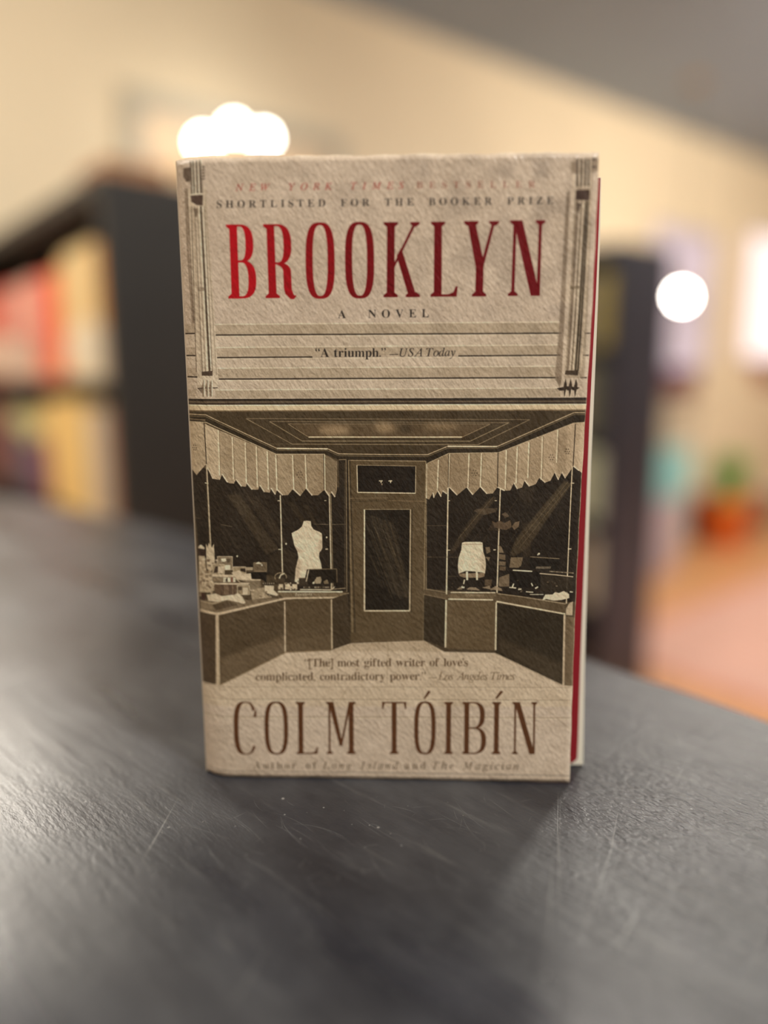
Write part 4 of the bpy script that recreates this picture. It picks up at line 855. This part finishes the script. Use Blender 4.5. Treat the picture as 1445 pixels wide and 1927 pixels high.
# page block (fanned slightly open), drawn as a solid with a wavy fore edge
v = []; 
NK = 16
for zz, xr in [(z_, xat(WE, z_)) for z_ in np.linspace(0, .1985, 12)]:
    for k in range(NK + 1):
        s_ = k / NK; v.append((0.0015, 0.0045 + s_ * (TH), zz + .0004)); v.append((xr - 0.0012 * s_ + 0.0002 * math.sin(k * 2.3), 0.0120 + s_ * (TH + .002), zz + .0004))
f = []; R_ = 2 * (NK + 1)
for r in range(11):
    for k in range(NK):
        a = r * R_ + 2 * k; f.append((a + 1, a + 3, a + R_ + 3, a + R_ + 1)); f.append((a, a + R_, a + R_ + 2, a + 2))
    a = r * R_; f.append((a, a + 1, a + R_ + 1, a + R_)); b_ = r * R_ + 2 * NK; f.append((b_, b_ + R_, b_ + R_ + 1, b_ + 1))
for k in range(NK):
    f.append((2 * k, 2 * k + 2, 2 * k + 3, 2 * k + 1)); a = 11 * R_ + 2 * k; f.append((a, a + 1, a + 3, a + 2))
mesh_obj('page_block', v, f, page_block_mat(), book)
# crimson inner leaf with a rounded lower corner
xe = xat(RE, 0.0038); pts = [(0.004, 0.0016), (xe - .0022, 0.0016)] + [(xe - .0022 + 0.0022 * math.sin(a), 0.0038 - 0.0022 * math.cos(a)) for a in np.linspace(0.1, 1.57, 8)] + [(xat(RE, z_), z_) for z_ in np.linspace(.01, .1985, 14)] + [(0.004, 0.1985)]
leaf_y = lambda x: 0.0034 + 0.0079 * x / 0.1325
v = [(x, leaf_y(x), z) for x, z in pts] + [(x, leaf_y(x) + 0.00015, z) for x, z in pts]; n = len(pts)
mesh_obj('inner_leaf', v, [tuple(range(n)), tuple(range(2 * n - 1, n - 1, -1))] + [((i + 1) % n, i, n + i, n + (i + 1) % n) for i in range(n)], M_REDP, book)['label'] = 'crimson leaf showing past the cover edge'

# ------------------------------------------------------------------ bookshelves
ORD = ['nearest', 'second', 'third', 'fourth', 'fifth', 'sixth', 'seventh', 'eighth', 'ninth', 'tenth', 'eleventh', 'twelfth', 'thirteenth', 'fourteenth', 'fifteenth', 'sixteenth', 'seventeenth', 'eighteenth', 'nineteenth', 'twentieth', 'twenty-first', 'twenty-second', 'twenty-third', 'twenty-fourth', 'twenty-fifth', 'twenty-sixth']
def bookcase(U0, V0, depth, length, height, boards, label, m):
    t = thing('bookcase', uv(U0, V0, 0), ROOM_ROT, label, 'bookcase', 'black bookcases')
    box('side_panel', 0, depth, 0, 0.03, 0, height, m, t, .002); box('side_panel', 0, depth, length - .03, length, 0, height, m, t, .002)
    box('top_panel', 0, depth, .03, length - .03, height - .03, height, m, t); box('back_panel', depth - .012, depth, .03, length - .03, .08, height - .03, m, t)
    box('plinth', .02, depth - .02, .03, length - .03, 0, .08, m, t)
    for z in boards: box('shelf', 0.004, depth - .012, .03, length - .03, z - .022, z, m, t)
    return t
_mats = {}
def cmat(c):
    if c not in _mats: _mats[c] = mat('book_cloth', S2L(c), 0.5, noise=0.08, nscale=30)
    return _mats[c]
M_PG = mat('book_pages', S2L((225, 212, 185)), 0.8, nscale=100)
def shelf_book(U, V, z, w_, h, d, col, label, group, two=None):
    t = thing('shelf_book', uv(U, V, z), ROOM_ROT, label, 'book', group)
    bm = bmesh.new(); add_box(bm, 0, .004, 0, w_, 0, h, .0012); add_box(bm, .003, d, 0, .003, 0, h); add_box(bm, .003, d, w_ - .003, w_, 0, h)
    bm_obj('cover', bm, cmat(col), t)
    box('page_block', .005, d - .004, .0032, w_ - .0032, .003, h - .004, M_PG, t)
    if two: box('spine_band', -.0006, .002, .0015, w_ - .0015, h * two[1], h * two[2], cmat(two[0]), t)
    return t
SU, SV = 0.529, 1.504
H1 = 1.565
bookcase(SU, SV, 0.30, 1.36, H1, (0.52, 0.86, 1.175), 'tall black bookcase full of books left of the paperback', M_BLK)
def fill_row(U, z, bands, prefix, group, vend, recess=0.012):
    """bands: (px from, px to, colour, colour word, height, two-tone); laid out from the near end panel"""
    k = 0; vmin = SV + .0315
    for (pa, pb, col, word, h, two) in bands:
        Va = on_U(pa, 600, U + recess)[0]; Vb = on_U(pb, 600, U + recess)[0]
        Va = max(Va, vmin)
        if Vb - Va < .012: continue
        n = max(1, round((Vb - Va) / 0.052)); wd = (Vb - Va) / n
        for i in range(n):
            if Va + (i + 1) * wd > vend: return
            hh = h * (1 - 0.04 * ((k * 37) % 5) / 4)
            c = tuple(max(0, min(255, v_ * (1 + 0.05 * (((k * 53) % 7) / 3 - 1)))) for v_ in col)
            shelf_book(U + recess, Va + i * wd + .0008, z, wd - .0016, hh, 0.15 + 0.01 * (k % 4), tuple(int(q) for q in c), f'{word} book, {prefix}, {ORD[k]} from its near end', group, two)
            k += 1
T = 0.20
rowA = [(214, 203, (120, 56, 44), 'brown red', .25, None), (203, 180, (222, 150, 66), 'orange brown', .27, ((200, 180, 160), .0, .4)), (180, 150, (236, 214, 158), 'cream', .285, ((236, 226, 200), .02, .45)), (150, 122, (228, 196, 140), 'yellow cream', .28, ((240, 226, 200), .05, .4)), (122, 108, (226, 150, 80), 'amber', .25, None), (108, 92, (226, 66, 46), 'bright red', .25, None), (92, 62, (242, 120, 104), 'salmon pink', .25, ((240, 150, 120), .0, .3)), (62, 28, (214, 176, 158), 'dusty beige', .25, ((190, 165, 150), .1, .5)), (28, 4, (232, 86, 80), 'coral red', .25, ((240, 220, 200), .0, .42)), (4, -60, (206, 120, 100), 'terracotta', .25, ((220, 200, 180), .1, .5))]
rowB = [(222, 206, (110, 26, 34), 'maroon', .245, None), (206, 180, (186, 134, 114), 'rose brown', .25, None), (180, 146, (206, 194, 172), 'pale grey', .26, None), (146, 104, (248, 206, 128), 'golden yellow', .27, None), (104, 72, (250, 208, 130), 'butter yellow', .265, None), (72, 48, (132, 44, 80), 'plum', .24, ((226, 206, 130), .7, .98)), (48, 24, (90, 74, 110), 'dusky purple', .24, ((190, 196, 140), .62, .98)), (24, 0, (70, 72, 100), 'slate blue', .235, ((206, 206, 150), .75, .98)), (0, -60, (120, 60, 60), 'dull red', .24, None)]
fill_row(SU, 1.175, rowA, 'upper shelf of left bookcase', 'books on the upper shelf of the left bookcase', SV + 1.31)
fill_row(SU, 0.86, rowB, 'lower shelf of left bookcase', 'books on the lower shelf of the left bookcase', SV + 1.31)

SU2, SV2 = 2.083, 1.40
M_BLK2 = mat('black_blue_painted_wood', (0.022, 0.022, 0.034), 0.42, noise=0.2, nscale=5, bump=0.15, bscale=30)
bookcase(SU2, SV2, 0.30, 1.46, 1.585, (0.40, 0.70, 0.98, 1.27), 'tall black bookcase just right of the paperback, narrow end facing the camera', M_BLK2)
for (z, lv, cols) in ((0.70, 'second shelf up', (((196, 196, 176), 'off-white'), ((150, 160, 120), 'sage green'), ((180, 170, 150), 'putty'))), (0.98, 'middle shelf', (((70, 64, 60), 'charcoal'), ((96, 100, 78), 'olive'), ((120, 110, 90), 'khaki'))), (1.27, 'top shelf', (((160, 140, 60), 'mustard'), ((120, 112, 70), 'moss green'), ((90, 88, 96), 'slate grey'))), (0.40, 'lowest shelf', (((206, 200, 180), 'ivory'), ((120, 96, 80), 'tan'), ((80, 70, 66), 'umber')))):
    vv = SV2 + .034
    for k, (c, word) in enumerate(cols):
        wd = 0.042 - .004 * k
        shelf_book(SU2 + .01, vv, z, wd - .001, .225 + .006 * k, .16, c, f'{word} book, {lv} of the right bookcase beside the paperback', 'books in the right bookcase'); vv += wd

tb = thing('small_box', uv(SU + .02, SV + .02, H1), ROOM_ROT, 'small tan brown box on top of the left bookcase, at its near corner', 'box')
M_TAN = mat('tan_card', S2L((176, 126, 84)), .6, noise=.1); box('body', 0, .13, 0, .16, 0, .022, M_TAN, tb, .002); box('lid', -.002, .132, -.002, .162, .022, .032, M_TAN, tb, .002)

# ------------------------------------------------------------------ on and by the back wall
def wall_rect(x0, x1, yt, yb, V):
    U0, _ = on_V(x0, (yt + yb) / 2, V); U1, _ = on_V(x1, (yt + yb) / 2, V); xm = (x0 + x1) / 2
    return U0, U1, on_V(xm, yb, V)[1], on_V(xm, yt, V)[1]
# grey frame above the bookcase; peach colour paints in the bulbs' warm reflection
U0, _ = on_V(232, 200, WV - .03); U1, _ = on_V(650, 290, WV - .03); zt = on_V(232, 158, WV - .03)[1]; zb = zt - 0.46
fr = thing('picture_frame', uv(U0, WV, zb), ROOM_ROT, 'grey frame on the wall above the left bookcase, warm reflection painted in peach', 'picture')
w_, h_ = U1 - U0, zt - zb; M_GF = mat('grey_frame', S2L((186, 178, 158)), .5, noise=.06); M_PR = mat('peach_reflection', S2L((232, 206, 172)), .7, noise=.12, nscale=6)
bm = bmesh.new(); q = .075
for (a, b_, c, d_) in ((0, w_, 0, q), (0, w_, h_ - q, h_), (0, q, q, h_ - q), (w_ - q, w_, q, h_ - q)): add_box(bm, a, b_, -.028, -.002, c, d_, .003)
bm_obj('frame', bm, M_GF, fr); box('print', q - .004, w_ - q + .004, -.012, -.004, q - .004, h_ - q + .004, M_PR, fr)
# three-bulb wall light
M_BULB = mat('glowing_bulb', (1, .95, .88), .4, emit=(1, .95, .86), estr=28)
M_BRASS = mat('aged_brass', (0.45, 0.30, 0.14), .35, metal=.9)
Vb = WV - 0.26
ctrs = [on_V(x, y, Vb) for x, y in ((383, 268), (440, 243), (496, 260))]
wl = thing('wall_light', uv(ctrs[1][0], WV - .001, ctrs[1][1] - .10), ROOM_ROT, 'brass wall light with three lit round bulbs above the paperback', 'lamp')
box('back_plate', -.10, .10, -.02, 0, -.03, .03, M_BRASS, wl, .004)
for (u_, z_) in ctrs:
    du = u_ - ctrs[1][0]; dz = z_ - (ctrs[1][1] - .10)
    tube('arm', (du * .6, -.02, 0), (du, -.26, dz - .04), .006, M_BRASS, wl)
    lathe('socket', [(.012, -.05), (.016, -.045), (.017, -.022), (.012, -.018)], M_BRASS, wl, 16, (du, -.26, dz))
    lathe('bulb', [(.010, -.028)] + [(.028 * math.sin(a), -.028 * math.cos(a)) for a in np.linspace(.4, 3.1, 10)], M_BULB, wl, 20, (du, -.26, dz))
# pendant bulb on the right
Pp = CAM + ray(1283, 558) * 4.3
pd = thing('pendant_lamp', (Pp.x, Pp.y, HC), 0, 'single lit round bulb hanging on a cord in front of the lilac poster', 'lamp')
dz = Pp.z - HC
tube('cord', (0, 0, 0), (0, 0, dz + .07), .003, M_BLK, pd); lathe('canopy', [(.05, 0), (.05, -.015), (.01, -.03)], M_BRASS, pd, 20); lathe('socket', [(.014, .07), (.018, .065), (.018, .035), (.012, .03)], M_BRASS, pd, 16, (0, 0, dz))
lathe('bulb', [(.012, .036)] + [(.036 * math.sin(a), .036 * math.cos(a)) for a in np.linspace(.35, 3.1, 10)], mat('glowing_bulb_far', (1, .95, .88), .4, emit=(1, .94, .84), estr=60), pd, 20, (0, 0, dz))
# poster
def panel(name, part, x0, x1, yt, yb, V, dep, m, label, cat, mf=None, q=.03):
    U0, U1, z0, z1 = wall_rect(x0, x1, yt, yb, V); t = thing(name, uv(U0, V + dep, z0), ROOM_ROT, label, cat); w_, h_ = U1 - U0, z1 - z0
    bm = bmesh.new()
    for (a, b_, c, d_) in ((0, w_, 0, q), (0, w_, h_ - q, h_), (0, q, q, h_ - q), (w_ - q, w_, q, h_ - q)): add_box(bm, a, b_, -dep, 0, c, d_, .002)
    bm_obj('frame', bm, mf or m, t); box(part, q, w_ - q, -dep * .6, -.002, q, h_ - q, m, t); return t, w_, h_
M_LIL = mat('lilac_print', S2L((208, 200, 218)), .6, noise=.22, nscale=3.5)
panel('framed_poster', 'print', 1226, 1340, 425, 700, WV - .03, .03, M_LIL, 'pale lilac poster on the far wall behind the hanging bulb', 'poster', mat('pale_frame', S2L((190, 180, 176)), .5))
M_GLOW = mat('lit_diffuser', (.95, .9, .92), .5, emit=(1.0, .90, .94), estr=0.72)
panel('light_panel', 'diffuser', 1408, 1500, 440, 680, WV - .06, .06, M_GLOW, 'glowing pinkish white wall panel at the right edge of the photo', 'light', mat('white_frame', S2L((220, 205, 205)), .5))
# ledge with dark box and small items
U0, U1, z0, z1 = wall_rect(1236, 1345, 742, 752, WV - .2)
tag(box('wall_ledge', 0, U1 - U0, 0, .2, 0, z1 - z0, mat('pale_wood', S2L((196, 176, 150)), .5), None, .003), 'narrow pale ledge on the far wall under the lilac poster', 'shelf').location = uv(U0, WV - .2, z0)
bpy.data.objects['wall_ledge'].rotation_euler = (0, 0, ROOM_ROT); zl = z1
def crate(name, x0, x1, yt, V, dep, z0, m, label, cat, taper=0.0, lid=None):
    U0, _ = on_V(x0, yt, V); U1, _ = on_V(x1, yt, V); z1 = on_V((x0 + x1) / 2, yt, V)[1]
    t = thing(name, uv((U0 + U1) / 2, V + dep / 2, z0), ROOM_ROT, label, cat); w_ = (U1 - U0) / 2; d_ = dep / 2; h_ = z1 - z0
    bm = bmesh.new(); add_box(bm, -w_, w_, -d_, d_, 0, h_ * .93, .012 if w_ > .05 else .003)
    for v_ in bm.verts:
        k = 1 - taper * (1 - v_.co.z / h_); v_.co.x *= k; v_.co.y *= k
    bm_obj('body', bm, m, t); box('rim', -w_ * 1.02, w_ * 1.02, -d_ * 1.02, d_ * 1.02, h_ * .93, h_, lid or m, t, .004); return t
crate('maroon_box', 1268, 1316, 692, WV - .18, .12, zl, mat('maroon_card', S2L((96, 44, 62)), .5), 'small dark maroon box on the wall ledge under the lilac poster', 'box')
crate('storage_cabinet', 1218, 1312, 772, WV - .34, .32, 0, mat('putty_paint', S2L((176, 164, 142)), .5, noise=.15, nscale=4), 'low putty-coloured cabinet against the far wall', 'cabinet')
M_TEAL = mat('teal_plastic', S2L((130, 186, 184)), .5, noise=.1)
c_ = crate('storage_crate', 1206, 1284, 944, 2.28, .22, 0, mat('lilac_plastic', S2L((176, 160, 166)), .5, noise=.1), 'pale lilac-grey crate on the floor under the teal tub', 'crate', .06)
zc = on_V(1245, 944, 2.28)[1]
crate('plastic_tub', 1204, 1306, 852, 2.29, .22, zc, M_TEAL, 'teal tub stacked on the lilac-grey crate', 'tub', .10)
crate('floor_speaker', 1284, 1322, 936, 2.56, .14, 0, mat('black_cloth', (0.012, .011, .011), .7), 'small black box on the floor left of the orange plant pot', 'box')
crate('waste_bin', 1412, 1462, 936, 2.50, .22, 0, mat('dark_grey_plastic', S2L((92, 82, 78)), .5), 'dark grey bin on the floor right of the orange pot', 'bin', .12)
U0, U1, z0, z1 = wall_rect(1430, 1470, 668, 726, WV - .02)
tag(box('wall_plaque', 0, U1 - U0, 0, .02, 0, z1 - z0, mat('rust_enamel', S2L((150, 66, 44)), .5, noise=.1), None, .004), 'rust red plaque on the wall below the glowing panel', 'sign').location = uv(U0, WV - .02, z0)
bpy.data.objects['wall_plaque'].rotation_euler = (0, 0, ROOM_ROT)
# potted plant
pp = on_z(1358, 1024, 0); sc = (Vector((pp.x, pp.y, 0)) - Vector((0, 0, 0))).length / 5.5
pot = thing('potted_plant', (pp.x, pp.y, 0), 0, 'leafy green plant in an orange pot on the floor by the far wall', 'plant')
hp = 0.33; M_POT = mat('orange_glaze', S2L((232, 116, 40)), .35, noise=.08)
lathe('pot', [(.13, 0), (.145, .01), (.185, hp - .04), (.198, hp - .035), (.198, hp), (.178, hp), (.168, hp - .05)], M_POT, pot, 28)
lathe('soil', [(.166, hp - .06), (.166, hp - .045), (.02, hp - .035)], mat('soil', (.03, .02, .012), .9), pot, 20)
M_LEAF = mat('leaf_green', S2L((120, 176, 70)), .5, noise=.25, nscale=20)
bm = bmesh.new(); rr = random.Random(3)
for k in range(46):
    a = rr.uniform(0, 6.28); ln = rr.uniform(.26, .48); out_ = rr.uniform(.05, .17); w_ = rr.uniform(.02, .035); prev = None
    base = Vector((rr.uniform(-.03, .07), rr.uniform(-.04, .04), hp - .05)); dr = Vector((math.cos(a), math.sin(a), 0)); pr = Vector((-dr.y, dr.x, 0))
    for i in range(7):
        t = i / 6; p = base + dr * out_ * t ** 1.6 + Vector((0, 0, ln * (t - .18 * t * t))); ww = w_ * math.sin(math.pi * (0.08 + .9 * t)) + .001
        cur = (bm.verts.new(p + pr * ww), bm.verts.new(p + dr * -.004 + Vector((0, 0, .004))), bm.verts.new(p - pr * ww))
        if prev: bm.faces.new((prev[0], cur[0], cur[1], prev[1])); bm.faces.new((prev[1], cur[1], cur[2], prev[2]))
        prev = cur
bm_obj('leaves', bm, M_LEAF, pot, True)
# rug
Ua, Va = 2.62, 1.85
rg = thing('floor_rug', uv(Ua, Va, 0), ROOM_ROT, 'pale pink rug on the orange floor right of the counter', 'rug')
b1 = bmesh.new(); add_box(b1, .05, 2.3, -2.8, -.05, 0, .010, .004); bm_obj('pile', b1, mat('pink_wool', S2L((212, 166, 150)), .9, noise=.08, nscale=5, bump=.5, bscale=300), rg)
b2 = bmesh.new(); add_box(b2, 0, 2.3, -.05, 0, 0, .013, .003); add_box(b2, 0, .05, -2.8, -.05, 0, .013, .003); bm_obj('border', b2, mat('rose_border', S2L((214, 150, 128)), .9), rg)
